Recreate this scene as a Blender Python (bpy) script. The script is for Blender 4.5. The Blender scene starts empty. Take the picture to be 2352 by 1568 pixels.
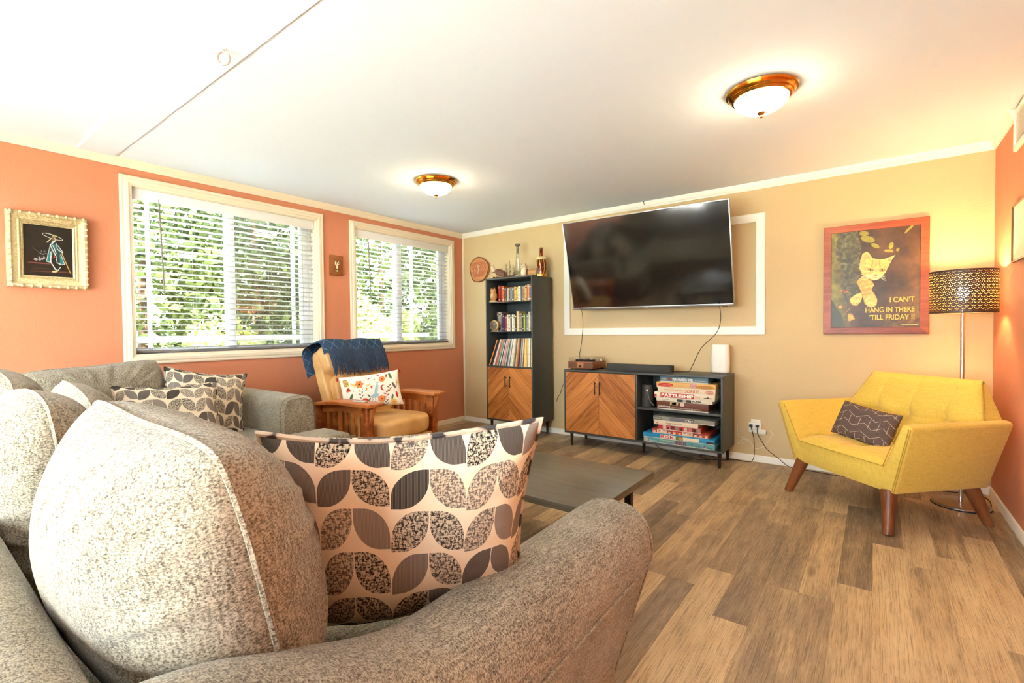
import bpy, bmesh, math, random
import numpy as np
from mathutils import Matrix, Vector
random.seed(7); np.random.seed(7)
PI = math.pi
SC = bpy.context.scene
C = SC.collection

# ------------------------------------------------------------------ camera
def cam_axes(yaw, pitch, roll):
    cy, sy, cp, sp = math.cos(yaw), math.sin(yaw), math.cos(pitch), math.sin(pitch)
    f = Vector((sy*cp, cy*cp, sp)); r = Vector((cy, -sy, 0)); u = r.cross(f)
    return (r*math.cos(roll)+u*math.sin(roll), u*math.cos(roll)-r*math.sin(roll), f)
CAMP = Vector((4.31134, -4.63591, 1.17619))
_r, _u, _f = cam_axes(-0.6487119, -0.02343, -0.01027)
cd = bpy.data.cameras.new('camera'); cam = bpy.data.objects.new('camera', cd); C.objects.link(cam)
cd.sensor_width = 36.0; cd.lens = 1101.674/2352*36.0; cd.clip_start = 0.02; cd.clip_end = 200
_m = Matrix.Identity(4)
for i in range(3):
    _m[i][0] = _r[i]; _m[i][1] = _u[i]; _m[i][2] = -_f[i]; _m[i][3] = CAMP[i]
cam.matrix_world = _m
SC.camera = cam

# ------------------------------------------------------------------ exposure, sky, sun
SC.view_settings.view_transform = 'Standard'; SC.view_settings.look = 'None'
SC.view_settings.gamma = 1.0; SC.view_settings.use_curve_mapping = False
SC.view_settings.exposure = 2.34
cy_ = SC.cycles
cy_.max_bounces = 5; cy_.diffuse_bounces = 3; cy_.glossy_bounces = 3; cy_.transmission_bounces = 3
cy_.use_adaptive_sampling = True; cy_.adaptive_threshold = .2; cy_.adaptive_min_samples = 16
cy_.transparent_max_bounces = 14; cy_.caustics_reflective = False; cy_.caustics_refractive = False
cy_.sample_clamp_indirect = 6.0; cy_.use_denoising = True
w = bpy.data.worlds.new('sky'); SC.world = w; w.use_nodes = True
bg = w.node_tree.nodes['Background']; bg.inputs[0].default_value = (0.76, 0.91, 1.0, 1); bg.inputs[1].default_value = 5.0
sd = bpy.data.lights.new('sun', 'SUN'); sd.energy = 12.0; sd.angle = math.radians(1.5); sd.color = (1, .97, .92)
sun = bpy.data.objects.new('sun', sd); C.objects.link(sun)
sun.rotation_euler = Vector((-0.62, 0.35, -0.72)).to_track_quat('-Z', 'Y').to_euler()
def portal(name, loc, direction, sx, sy):     # helps the sky find its way in through an opening; gives off no light itself
    d = bpy.data.lights.new(name, 'AREA'); d.shape = 'RECTANGLE'; d.size = sx; d.size_y = sy; d.cycles.is_portal = True
    o = bpy.data.objects.new(name, d); C.objects.link(o); o.location = loc
    o.rotation_euler = Vector(direction).to_track_quat('-Z', 'Y').to_euler()
portal('sky_portal', (-.16, -2.79, 1.64), (1, 0, 0), 1.46, 1.22)
portal('sky_portal', (-.16, -.94, 1.64), (1, 0, 0), 1.38, 1.22)
portal('sky_portal', (2.6, -6.66, 1.05), (0, 1, 0), 3.6, 2.1)

# ------------------------------------------------------------------ node helpers
class NT:
    def __init__(s, name):
        s.m = bpy.data.materials.new(name); s.m.use_nodes = True
        s.t = s.m.node_tree; s.p = s.t.nodes['Principled BSDF']; s.out = s.t.nodes['Material Output']
    def n(s, typ, **kw):
        nd = s.t.nodes.new('ShaderNode'+typ)
        for k, v in kw.items():
            if hasattr(nd, k) and k not in ('inputs',): setattr(nd, k, v)
        return nd
    def put(s, sock, v):
        if isinstance(v, bpy.types.NodeSocket): s.t.links.new(v, sock)
        else: sock.default_value = v
    def mt(s, op, a, b=None, c=None):
        nd = s.n('Math', operation=op); s.put(nd.inputs[0], a)
        if b is not None: s.put(nd.inputs[1], b)
        if c is not None: s.put(nd.inputs[2], c)
        return nd.outputs[0]
    def vm(s, op, a, b=None):
        nd = s.n('VectorMath', operation=op); s.put(nd.inputs[0], a)
        if b is not None: s.put(nd.inputs[1], b)
        return nd.outputs[0]
    def mix(s, f, a, b):
        nd = s.n('Mix', data_type='RGBA'); s.put(nd.inputs[0], f); s.put(nd.inputs[6], c4(a)); s.put(nd.inputs[7], c4(b))
        return nd.outputs[2]
    def noise(s, vec, scale, detail=2, rough=.5, out=0):
        nd = s.n('TexNoise'); s.put(nd.inputs['Vector'], vec); nd.inputs['Scale'].default_value = scale
        nd.inputs['Detail'].default_value = detail; nd.inputs['Roughness'].default_value = rough
        return nd.outputs[out]
    def ramp(s, f, stops):
        nd = s.n('ValToRGB'); cr = nd.color_ramp; s.put(nd.inputs[0], f)
        while len(cr.elements) < len(stops): cr.elements.new(.5)
        for e, (p, c) in zip(cr.elements, stops): e.position = p; e.color = c4(c)
        return nd.outputs[0]
    def co(s, which='Object'): return s.n('TexCoord').outputs[which]
    def sep(s, v):
        nd = s.n('SeparateXYZ'); s.put(nd.inputs[0], v); return nd.outputs[0], nd.outputs[1], nd.outputs[2]
    def com(s, x, y, z=0.0):
        nd = s.n('CombineXYZ'); s.put(nd.inputs[0], x); s.put(nd.inputs[1], y); s.put(nd.inputs[2], z); return nd.outputs[0]
    def bump(s, h, strength=.3, dist=.01):
        nd = s.n('Bump'); s.put(nd.inputs['Height'], h); nd.inputs['Strength'].default_value = strength; nd.inputs['Distance'].default_value = dist
        s.t.links.new(nd.outputs[0], s.p.inputs['Normal'])
    def base(s, c, rough=.5, metal=0.0, spec=.5):
        s.put(s.p.inputs['Base Color'], c4(c)); s.put(s.p.inputs['Roughness'], rough)
        s.p.inputs['Metallic'].default_value = metal; s.p.inputs['Specular IOR Level'].default_value = spec
        return s
def c4(c):
    if isinstance(c, (tuple, list)) and len(c) == 3: return (c[0], c[1], c[2], 1)
    return c
def s2l(r, g, b):
    f = lambda v: (v/255/12.92 if v/255 <= .04045 else ((v/255+.055)/1.055)**2.4)
    return (f(r), f(g), f(b))
MT = {}
def plain(name, rgb, rough=.5, metal=0.0, spec=.5):
    if name not in MT: MT[name] = NT(name).base(s2l(*rgb), rough, metal, spec).m
    return MT[name]

# ------------------------------------------------------------------ mesh helpers
class MB:
    def __init__(s): s.v = []; s.f = []; s.uv = []; s.mi = []; s.has_uv = False; s.cur = 0
    def add(s, vs, fs, uvs=None):
        o = len(s.v); s.v += [tuple(p) for p in vs]
        for k, f in enumerate(fs):
            s.f.append([o+i for i in f]); s.mi.append(s.cur)
            s.uv.append([uvs[i] for i in f] if uvs else [(0, 0)]*len(f))
        if uvs: s.has_uv = True
        return s
    def box(s, x0, y0, z0, x1, y1, z1, M=None):
        vs = [Vector((x, y, z)) for z in (z0, z1) for y in (y0, y1) for x in (x0, x1)]
        if M is not None: vs = [M @ p for p in vs]
        return s.add(vs, [(0, 2, 3, 1), (4, 5, 7, 6), (0, 1, 5, 4), (2, 6, 7, 3), (0, 4, 6, 2), (1, 3, 7, 5)])
    def prism(s, poly, fn, d0, d1, uvs=None):       # fn(a,b,d) -> point ; poly counter-clockwise seen from +d
        n = len(poly)
        vs = [fn(a, b, d0) for a, b in poly]+[fn(a, b, d1) for a, b in poly]
        fs = [list(range(n))[::-1], [n+i for i in range(n)]]+[(i, (i+1) % n, n+(i+1) % n, n+i) for i in range(n)]
        return s.add(vs, fs, (uvs+uvs) if uvs else None)
    def tube(s, pts, r, n=8, closed=False, cap=True):
        pts = [Vector(p) for p in pts]; m = len(pts); rs = r if isinstance(r, (list, tuple)) else [r]*m
        vs = []; prev = None
        for i in range(m):
            if closed: t = pts[(i+1) % m]-pts[i-1]
            else: t = pts[min(i+1, m-1)]-pts[max(i-1, 0)]
            if t.length < 1e-9: t = Vector((0, 0, 1))
            t.normalize()
            if prev is None:
                a = Vector((0, 0, 1)) if abs(t.z) < .9 else Vector((1, 0, 0)); x = t.cross(a).normalized()
            else:
                x = prev-t*prev.dot(t)
                x = x.normalized() if x.length > 1e-6 else t.orthogonal().normalized()
            prev = x; y = t.cross(x)
            for k in range(n):
                a = 2*PI*k/n; vs.append(pts[i]+(x*math.cos(a)+y*math.sin(a))*rs[i])
        fs = []
        for i in range(m if closed else m-1):
            j = (i+1) % m
            for k in range(n): fs.append((i*n+k, i*n+(k+1) % n, j*n+(k+1) % n, j*n+k))
        if cap and not closed: fs += [list(range(n))[::-1], [(m-1)*n+k for k in range(n)]]
        return s.add(vs, fs)
    def lathe(s, prof, n=24, c=(0, 0, 0), M=None, sx=1, sy=1):
        vs = []; fs = []
        for r, z in prof:
            for k in range(n):
                a = 2*PI*k/n; p = Vector((c[0]+r*sx*math.cos(a), c[1]+r*sy*math.sin(a), c[2]+z)); vs.append(M @ p if M is not None else p)
        for i in range(len(prof)-1):
            for k in range(n): fs.append((i*n+k, i*n+(k+1) % n, (i+1)*n+(k+1) % n, (i+1)*n+k))
        fs += [list(range(n))[::-1], [(len(prof)-1)*n+k for k in range(n)]]
        return s.add(vs, fs)
    def grid(s, fn, nu, nv, closed_u=False, closed_v=False, flip=False):
        mu, mv = (nu if closed_u else nu+1), (nv if closed_v else nv+1); vs = []; uv = []
        for j in range(mv):
            for i in range(mu):
                vs.append(fn(i/nu, j/nv)); uv.append((i/nu, j/nv))
        fs = []
        for j in range(nv):
            for i in range(nu):
                q = (j*mu+i, j*mu+(i+1) % mu, ((j+1) % mv)*mu+(i+1) % mu, ((j+1) % mv)*mu+i)
                fs.append(q[::-1] if flip else q)
        return s.add(vs, fs, uv)
    def blob(s, c, r, n=12, m=8, M=None):           # ellipsoid
        c = Vector(c); prof = []
        vs = [c+Vector((0, 0, -r[2]))]
        for j in range(1, m):
            t = -PI/2+PI*j/m
            for k in range(n):
                a = 2*PI*k/n; vs.append(c+Vector((r[0]*math.cos(t)*math.cos(a), r[1]*math.cos(t)*math.sin(a), r[2]*math.sin(t))))
        vs.append(c+Vector((0, 0, r[2]))); L = len(vs)-1
        fs = [(0, 1+(k+1) % n, 1+k) for k in range(n)]
        for j in range(m-2):
            for k in range(n): fs.append((1+j*n+k, 1+j*n+(k+1) % n, 1+(j+1)*n+(k+1) % n, 1+(j+1)*n+k))
        fs += [(L, 1+(m-2)*n+k, 1+(m-2)*n+(k+1) % n) for k in range(n)]
        if M is not None: vs = [M @ p for p in vs]
        return s.add(vs, fs)
    def mesh(s, name, bevel=0, seg=2, smooth=True, angle=35, weld=0):
        me = bpy.data.meshes.new(name); me.from_pydata(s.v, [], s.f)
        if s.has_uv:
            ul = me.uv_layers.new(name='UVMap')
            ul.data.foreach_set('uv', [q for f in s.uv for p in f for q in p])
        me.polygons.foreach_set('material_index', s.mi)
        if bevel or weld:
            bm = bmesh.new(); bm.from_mesh(me)
            if weld: bmesh.ops.remove_doubles(bm, verts=bm.verts, dist=weld)
            if bevel:
                es = [e for e in bm.edges if len(e.link_faces) == 2 and e.calc_face_angle(0) > .5]
                bmesh.ops.bevel(bm, geom=es, offset=bevel, segments=seg, profile=.5, affect='EDGES', clamp_overlap=True)
            bm.to_mesh(me); bm.free()
        if smooth:
            me.polygons.foreach_set('use_smooth', [True]*len(me.polygons)); me.set_sharp_from_angle(angle=math.radians(angle))
        me.update(); return me
    def build(s, name, mat, parent=None, loc=(0, 0, 0), rot=None, **kw):
        return link(name, s.mesh(name, **kw), mat, parent, loc, rot)
def link(name, me, mat, parent=None, loc=(0, 0, 0), rot=None, color=None):
    o = bpy.data.objects.new(name, me); C.objects.link(o)
    if mat is not None and not me.materials:
        for q in (mat if isinstance(mat, (list, tuple)) else [mat]): me.materials.append(q)
    o.location = loc
    if rot is not None: o.rotation_euler = rot
    if parent is not None: o.parent = parent
    if color is not None: o.color = c4(color)
    return o
def tag(o, label=None, cat=None, group=None, kind=None):
    if label: o['label'] = label
    if cat: o['category'] = cat
    if group: o['group'] = group
    if kind: o['kind'] = kind
    return o
def thing(name, label, cat, loc=(0, 0, 0), rotz=0.0, group=None, rot=None):
    o = bpy.data.objects.new(name, None); C.objects.link(o); o.empty_display_size = .1
    o.location = loc; o.rotation_euler = rot if rot is not None else (0, 0, rotz)
    return tag(o, label, cat, group)
def struct(name, mb, mat, label=None, **kw): return tag(mb.build(name, mat, **kw), label, kind='structure')
def smooth_pts(pts, n=8, closed=False):              # Catmull-Rom through points
    P = [Vector(p) for p in pts]; out = []; m = len(P)
    for i in range(m if closed else m-1):
        if closed: p0, p1, p2, p3 = P[i-1], P[i], P[(i+1) % m], P[(i+2) % m]
        else: p0, p1, p2, p3 = P[max(i-1, 0)], P[i], P[i+1], P[min(i+2, m-1)]
        for k in range(n):
            t = k/n; out.append(.5*((2*p1)+(p2-p0)*t+(2*p0-5*p1+4*p2-p3)*t*t+(3*p1-p0-3*p2+p3)*t**3))
    if not closed: out.append(P[-1])
    return out
def frame_sweep(x0, z0, x1, z1, prof, fn):           # mitred frame: prof = [(inset, height)]; fn(a, b, h) -> point; one MB per side (top, right, bottom, left)
    res = []
    def corner(k, ins): return [(x0+ins, z1-ins), (x1-ins, z1-ins), (x1-ins, z0+ins), (x0+ins, z0+ins)][k]
    for k in range(4):
        mb = MB(); vs = []
        for c in (k, (k+1) % 4):
            for ins, h in prof:
                a, b = corner(c, ins); vs.append(fn(a, b, h))
        n = len(prof); fs = [(i, i+1, n+i+1, n+i) for i in range(n-1)]+[(n-1, 0, n, 2*n-1)]
        fs += [list(range(n))[::-1], [n+i for i in range(n)]]
        mb.add(vs, fs); res.append(mb)
    return res
def text_obj(name, body, mat, parent, origin, right, up, width=None, height=.02, depth=.0006, align='LEFT', shear=0, bold=0):
    cu = bpy.data.curves.new(name, 'FONT'); cu.body = body; cu.size = 1; cu.extrude = 0; cu.align_x = align; cu.shear = shear; cu.offset = bold
    o = bpy.data.objects.new(name, cu); C.objects.link(o)
    dg = bpy.context.evaluated_depsgraph_get(); me = bpy.data.meshes.new_from_object(o.evaluated_get(dg))
    bpy.data.objects.remove(o); bpy.data.curves.remove(cu)
    n = len(me.vertices); co = np.zeros(n*3); me.vertices.foreach_get('co', co); co = co.reshape(-1, 3)
    lo, hi = co.min(0), co.max(0); sy = height/max(hi[1]-lo[1], 1e-6); sx = (width/max(hi[0]-lo[0], 1e-6)) if width else sy
    r, u = Vector(right).normalized(), Vector(up).normalized(); nn = r.cross(u)
    ax = {'LEFT': lo[0], 'CENTER': (lo[0]+hi[0])/2, 'RIGHT': hi[0]}[align]
    O = Vector(origin)
    q = np.array(O)[None]+np.outer((co[:, 0]-ax)*sx, r)+np.outer((co[:, 1]-lo[1])*sy, u)+np.array(nn*depth)[None]
    me.vertices.foreach_set('co', q.ravel()); me.update(); me.materials.clear()
    return link(name, me, mat, parent)
def pillow_mb(w, h, t, nu=36, nv=36, p=4.0, q=.5, pin=.05, wob=0.0, seed=0, wr=0.0, cr=0.0):
    rng = random.Random(seed); ph = [rng.uniform(0, 6.28) for _ in range(8)]
    mb = MB()
    for side in (1, -1):
        def fn(a, b):
            u, v = -math.cos(a*PI)*.35+(2*a-1)*.65, -math.cos(b*PI)*.35+(2*b-1)*.65
            x = w/2*u*(1-pin*(1-v*v)*u*u); y = h/2*v*(1-pin*(1-u*u)*v*v)
            kc = 1-cr*(abs(u)*abs(v))**3; x *= kc; y *= kc
            e = max(0, (1-abs(u)**p)*(1-abs(v)**p))**q
            z = side*t/2*e
            if wob: z += wob*math.sin(3.1*u+ph[0])*math.sin(2.7*v+ph[1])*(1 if side > 0 else .6)*e; y += wob*.8*math.sin(2.2*u+ph[2])*abs(v)
            if wr:
                d = max(abs(u), abs(v)); k = max(0, (d-.45)/.55)*(1-d)*4
                ang = math.atan2(v, u); z += side*wr*k*(math.sin(23*ang+ph[3])+.6*math.sin(41*ang+ph[4]))
            return (x, y, z)
        mb.grid(fn, nu, nv, flip=(side < 0))
    return mb
def pillow_rim(w, h, pin, n=24, wob=0, seed=0, cr=0.0):
    rng = random.Random(seed); ph = [rng.uniform(0, 6.28) for _ in range(8)]; pts = []
    for k in range(4*n):
        s, f = divmod(k, n); a = -1+2*f/n
        u, v = [(a, -1), (1, a), (-a, 1), (-1, -a)][s]
        x = w/2*u*(1-pin*(1-v*v)*u*u); y = h/2*v*(1-pin*(1-u*u)*v*v)
        kc = 1-cr*(abs(u)*abs(v))**3; x *= kc; y *= kc
        if wob: y += wob*.8*math.sin(2.2*u+ph[2])*abs(v)
        pts.append((x, y, 0))
    return pts
def cable(name, pts, r, mat, label, parent=None, group=None, n=8):
    o = MB().tube(smooth_pts(pts, n), r, 6).build(name, mat, parent)
    if parent is None: tag(o, label, 'cable', group)
    return o
def frame_from(right, up):                            # matrix whose x=right, y=up, z=normal
    r = Vector(right).normalized(); u = Vector(up); u = (u-r*u.dot(r)).normalized(); n = r.cross(u)
    return Matrix(((r[0], u[0], n[0]), (r[1], u[1], n[1]), (r[2], u[2], n[2])))
# ------------------------------------------------------------------ materials
def m_paint(name, rgb, scale=90, strength=.25, rough=.75):
    t = NT(name); t.base(s2l(*rgb), rough, 0, .3); co = t.co()
    h = t.mt('ADD', t.noise(co, scale, 3), t.mt('MULTIPLY', t.noise(co, scale*.3, 2), .8)); t.bump(h, strength, .006); return t.m
M_TERRA = m_paint('terracotta_paint', (214, 138, 102))
M_TAN = m_paint('tan_paint', (216, 188, 142))
M_CEIL = m_paint('ceiling_texture', (238, 244, 250), 55, .12, .9)
M_TRIM = plain('cream_trim', (244, 228, 200), .45)
M_TRIMW = plain('white_trim', (246, 240, 226), .45)
M_BLIND = plain('blind_white', (242, 240, 236), .4)
M_VINYL = plain('vinyl_white', (240, 242, 244), .35)
M_BLACK = plain('black_metal', (28, 26, 25), .45)
M_CHAR = plain('charcoal_laminate', (66, 68, 66), .42)
M_CHARD = plain('charcoal_inside', (62, 68, 68), .5)
M_CORD = plain('black_cord', (22, 18, 16), .5)
M_WHITEP = plain('white_plastic', (240, 232, 216), .35)
M_STEEL = plain('brushed_steel', (205, 190, 175), .28, 1.0)
M_BRASS = plain('polished_brass', (226, 170, 84), .16, 1.0)
M_SILVER = plain('silver_bezel', (190, 190, 190), .3, .9)
M_RUBBER = plain('dark_rubber', (24, 24, 24), .7)
M_PAPER = plain('paper', (235, 228, 210), .8)
M_PAGES = plain('book_pages', (226, 208, 172), .9)

def m_plank():
    t = NT('weathered_plank'); co = t.co(); oi = t.n('ObjectInfo'); rnd = oi.outputs['Random']
    off = t.com(t.mt('MULTIPLY', rnd, 37.0), t.mt('MULTIPLY', rnd, 91.0), t.mt('MULTIPLY', rnd, 13.0))
    c = t.vm('ADD', co, off); st = t.vm('MULTIPLY', c, (9.0, .8, 1.0)); fine = t.vm('MULTIPLY', c, (150.0, 3.0, 1.0))
    big = t.noise(st, 2.2, 6, .68); g = t.noise(fine, 1.6, 6, .72); g2 = t.noise(t.vm('MULTIPLY', c, (320., 9., 1.)), 1.0, 3, .7); blot = t.noise(t.vm('MULTIPLY', c, (5., 2.2, 1.)), 2.3, 3, .6)
    tone = t.mt('ADD', t.mt('MULTIPLY', big, .62), t.mt('MULTIPLY', rnd, .42)); tone = t.mt('ADD', tone, t.mt('MULTIPLY', blot, .35))
    col = t.ramp(tone, [(.36, s2l(96, 80, 66)), (.52, s2l(134, 114, 94)), (.66, s2l(164, 140, 110)), (.82, s2l(204, 174, 132)), (.97, s2l(222, 194, 150))])
    dk = t.ramp(g, [(.38, (0, 0, 0)), (.49, (1, 1, 1))]); col = t.mix(t.mt('MULTIPLY', t.mt('SUBTRACT', 1.0, dk), .55), col, s2l(78, 62, 50)); col = t.mix(t.mt('MULTIPLY', t.ramp(g2, [(.52, (0, 0, 0)), (.66, (1, 1, 1))]), .35), col, s2l(214, 190, 154)); col = t.mix(t.mt('MULTIPLY', t.ramp(g2, [(.34, (1, 1, 1)), (.44, (0, 0, 0))]), .4), col, s2l(70, 56, 44))
    kn = t.n('TexVoronoi'); t.put(kn.inputs['Vector'], t.vm('MULTIPLY', c, (4.0, 1.1, 1.))); kn.inputs['Scale'].default_value = 1.0
    kd = t.ramp(kn.outputs['Distance'], [(.02, (1, 1, 1)), (.09, (0, 0, 0))]); col = t.mix(t.mt('MULTIPLY', kd, .6), col, s2l(70, 46, 30))
    t.base(col, .42, 0, .4); t.bump(g, .12, .004); return t.m
M_PLANK = m_plank()

def m_tweed(name, lo, hi, sc=1.2):
    t = NT(name); co = t.co()
    a = t.noise(t.vm('MULTIPLY', co, (1., 1.6, 1.)), 190*sc, 3, .7); b = t.noise(t.vm('MULTIPLY', co, (3., .5, 3.)), 60*sc, 3, .6); big = t.noise(co, 6*sc, 2)
    f = t.mt('ADD', t.mt('MULTIPLY', a, .75), t.mt('MULTIPLY', b, .3)); f = t.mt('ADD', f, t.mt('MULTIPLY', t.mt('SUBTRACT', big, .5), .12))
    mid = tuple((x*.45+y*.55) for x, y in zip(lo, hi))
    col = t.ramp(f, [(.39, s2l(*lo)), (.50, s2l(*mid)), (.61, s2l(*hi))])
    t.base(col, .92, 0, .15); t.p.inputs['Sheen Weight'].default_value = .25; t.bump(f, .55, .004); return t.m
M_TWEED = m_tweed('grey_tweed', (74, 65, 53), (188, 177, 154))

def leaf_fabric():
    t = NT('leaf_print_fabric'); uv = t.co('UV'); x, y, _ = t.sep(uv)
    X = t.mt('MULTIPLY', x, 8.8); Y = t.mt('MULTIPLY', y, 5.5)
    ci = t.mt('FLOOR', X); Y = t.mt('ADD', Y, t.mt('MULTIPLY', t.mt('FLOOR', t.mt('MULTIPLY', ci, .5)), .08)); cj = t.mt('FLOOR', Y)
    p = t.mt('SUBTRACT', X, ci); q = t.mt('SUBTRACT', Y, cj); par = t.mt('MODULO', t.mt('ADD', ci, 20.0), 2.0)
    p = t.mt('ADD', t.mt('MULTIPLY', p, t.mt('SUBTRACT', 1.0, t.mt('MULTIPLY', par, 2.0))), par)      # mirror odd columns
    p = t.mt('ADD', t.mt('MULTIPLY', t.mt('SUBTRACT', p, .5), 1.03), .5); q = t.mt('ADD', t.mt('MULTIPLY', t.mt('SUBTRACT', q, .5), 1.05), .5)
    r = .74
    def cor(a, b): return t.mt('ADD', t.mt('POWER', t.mt('MAXIMUM', a, 0.0), 2.0), t.mt('POWER', t.mt('MAXIMUM', b, 0.0), 2.0))
    d1 = cor(t.mt('SUBTRACT', r, p), t.mt('SUBTRACT', q, 1-r)); d2 = cor(t.mt('SUBTRACT', p, 1-r), t.mt('SUBTRACT', r, q))
    ins = t.mt('MULTIPLY', t.mt('LESS_THAN', d1, r*r), t.mt('LESS_THAN', d2, r*r))
    for s_, lim in ((p, 0), (q, 0)):
        ins = t.mt('MULTIPLY', ins, t.mt('MULTIPLY', t.mt('GREATER_THAN', s_, 0.0), t.mt('LESS_THAN', s_, 1.0)))
    wn = t.n('TexWhiteNoise', noise_dimensions='2D'); t.put(wn.inputs['Vector'], t.com(ci, cj)); rv = wn.outputs['Value']; rc = wn.outputs['Color']
    r1, r2, r3 = t.sep(rc)
    col = t.ramp(rv, [(.0, s2l(34, 30, 32)), (.16, s2l(52, 46, 46)), (.30, s2l(104, 94, 90)), (.46, s2l(134, 122, 114)), (.62, s2l(150, 138, 128)), (.78, s2l(188, 172, 150)), (1., s2l(198, 182, 158))])
    scr = t.noise(t.vm('MULTIPLY', uv, (150., 55., 1.)), 1.0, 4, .75); scr2 = t.noise(t.vm('MULTIPLY', uv, (60., 160., 1.)), 1.0, 3, .7)
    sm = t.ramp(t.mt('ADD', t.mt('MULTIPLY', scr, .62), t.mt('MULTIPLY', scr2, .38)), [(.47, (0, 0, 0)), (.53, (1, 1, 1))])
    dark = t.ramp(r3, [(0., s2l(30, 28, 32)), (.5, s2l(70, 62, 60)), (1., s2l(110, 98, 90))])
    scratch = t.mix(sm, dark, s2l(206, 190, 164))
    lines = t.mt('MULTIPLY', t.mt('ADD', t.mt('SINE', t.mt('MULTIPLY', x, 1500.0)), 1.0), .08)
    plainc = t.mix(lines, col, s2l(230, 215, 190))
    leafc = t.mix(t.mt('GREATER_THAN', r1, .48), plainc, scratch)
    weave = t.noise(t.vm('MULTIPLY', uv, (420., 420., 1.)), 1.0, 2)
    bgc = t.mix(t.mt('MULTIPLY', weave, .35), s2l(240, 224, 196), s2l(206, 186, 156))
    t.base(t.mix(ins, bgc, leafc), .9, 0, .15); t.bump(weave, .25, .003); return t.m
M_LEAF = leaf_fabric()

def m_linen(name, rgb, rgb2):
    t = NT(name); co = t.co(); a = t.noise(t.vm('MULTIPLY', co, (120., 120., 14.)), 1.5, 3, .6); b = t.noise(t.vm('MULTIPLY', co, (14., 14., 200.)), 1.5, 3, .6)
    f = t.mt('ADD', t.mt('MULTIPLY', a, .5), t.mt('MULTIPLY', b, .5)); t.base(t.ramp(f, [(.35, s2l(*rgb2)), (.62, s2l(*rgb))]), .85, 0, .2)
    t.p.inputs['Sheen Weight'].default_value = .15; t.bump(f, .25, .003); return t.m
M_YELLOW = m_linen('mustard_linen', (238, 200, 92), (216, 178, 70))

def m_geo():
    t = NT('taupe_geometric_fabric'); uv = t.co('UV'); x, y, _ = t.sep(uv)
    n = t.noise(t.vm('MULTIPLY', uv, (14., 180., 1.)), 1.0, 4, .7); base = t.ramp(n, [(.35, s2l(66, 54, 52)), (.55, s2l(108, 90, 84)), (.7, s2l(132, 112, 102))])
    X = t.mt('MULTIPLY', x, 7.0); tri = t.mt('PINGPONG', X, 1.0)
    Z = t.mt('ADD', t.mt('MULTIPLY', y, 5.0), t.mt('MULTIPLY', tri, .6)); fz = t.mt('ABSOLUTE', t.mt('SUBTRACT', t.mt('FRACT', Z), .5)); l1 = t.mt('LESS_THAN', fz, .035)
    fx = t.mt('ABSOLUTE', t.mt('SUBTRACT', t.mt('FRACT', X), .5)); row = t.mt('LESS_THAN', t.mt('FRACT', t.mt('MULTIPLY', y, 2.5)), .5)
    l2 = t.mt('MULTIPLY', t.mt('LESS_THAN', fx, .03), row)
    ln = t.mt('MULTIPLY', t.mt('MAXIMUM', l1, l2), t.mt('GREATER_THAN', t.noise(t.vm('MULTIPLY', uv, (30., 30., 1.)), 1., 1), .36))
    t.base(t.mix(t.mt('MULTIPLY', ln, .7), base, s2l(214, 190, 160)), .9, 0, .15); t.bump(n, .3, .003); return t.m
M_GEO = m_geo()

def m_wood(name, cols, scale=1.0, uv=False, rough=.4, axis=(1.5, 22., 22.)):
    t = NT(name); co = t.co('UV') if uv else t.co(); rnd = t.n('ObjectInfo').outputs['Random']
    off = t.com(t.mt('MULTIPLY', rnd, 31.0), t.mt('MULTIPLY', rnd, 17.0), t.mt('MULTIPLY', rnd, 7.0)); c = t.vm('ADD', co, off)
    g = t.noise(t.vm('MULTIPLY', c, tuple(a*scale for a in axis)), 1.6, 5, .65); f2 = t.noise(t.vm('MULTIPLY', c, tuple(a*scale*4 for a in axis)), 1.5, 3, .6)
    f = t.mt('ADD', t.mt('MULTIPLY', g, .75), t.mt('MULTIPLY', f2, .25)); f = t.mt('ADD', f, t.mt('MULTIPLY', t.mt('SUBTRACT', rnd, .5), .26))
    t.base(t.ramp(f, [(.30, s2l(*cols[0])), (.48, s2l(*cols[1])), (.68, s2l(*cols[2]))]), rough, 0, .4); t.bump(f2, .08, .002); return t.m
M_TEAK = m_wood('teak_veneer', ((136, 76, 34), (188, 116, 56), (214, 140, 74)), 1.6, uv=True)
M_OAK = m_wood('mission_oak', ((136, 68, 30), (186, 104, 50), (212, 132, 70)), 1.0, rough=.35, axis=(3., 26., 10.))
M_WALNUT = m_wood('walnut_leg', ((84, 44, 20), (118, 64, 32), (142, 82, 44)), 1.0, rough=.35, axis=(14., 14., 2.))
M_REDWOOD = m_wood('red_stained_wood', ((120, 48, 20), (160, 72, 34), (182, 92, 48)), 1.0, rough=.35)
M_GREYTOP = m_wood('grey_brown_laminate', ((86, 78, 66), (102, 94, 80), (116, 106, 90)), 1.0, rough=.3)
M_PLAQUEW = m_wood('walnut_plaque', ((96, 52, 24), (140, 82, 38), (160, 96, 46)), 2.0, rough=.5)

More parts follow.
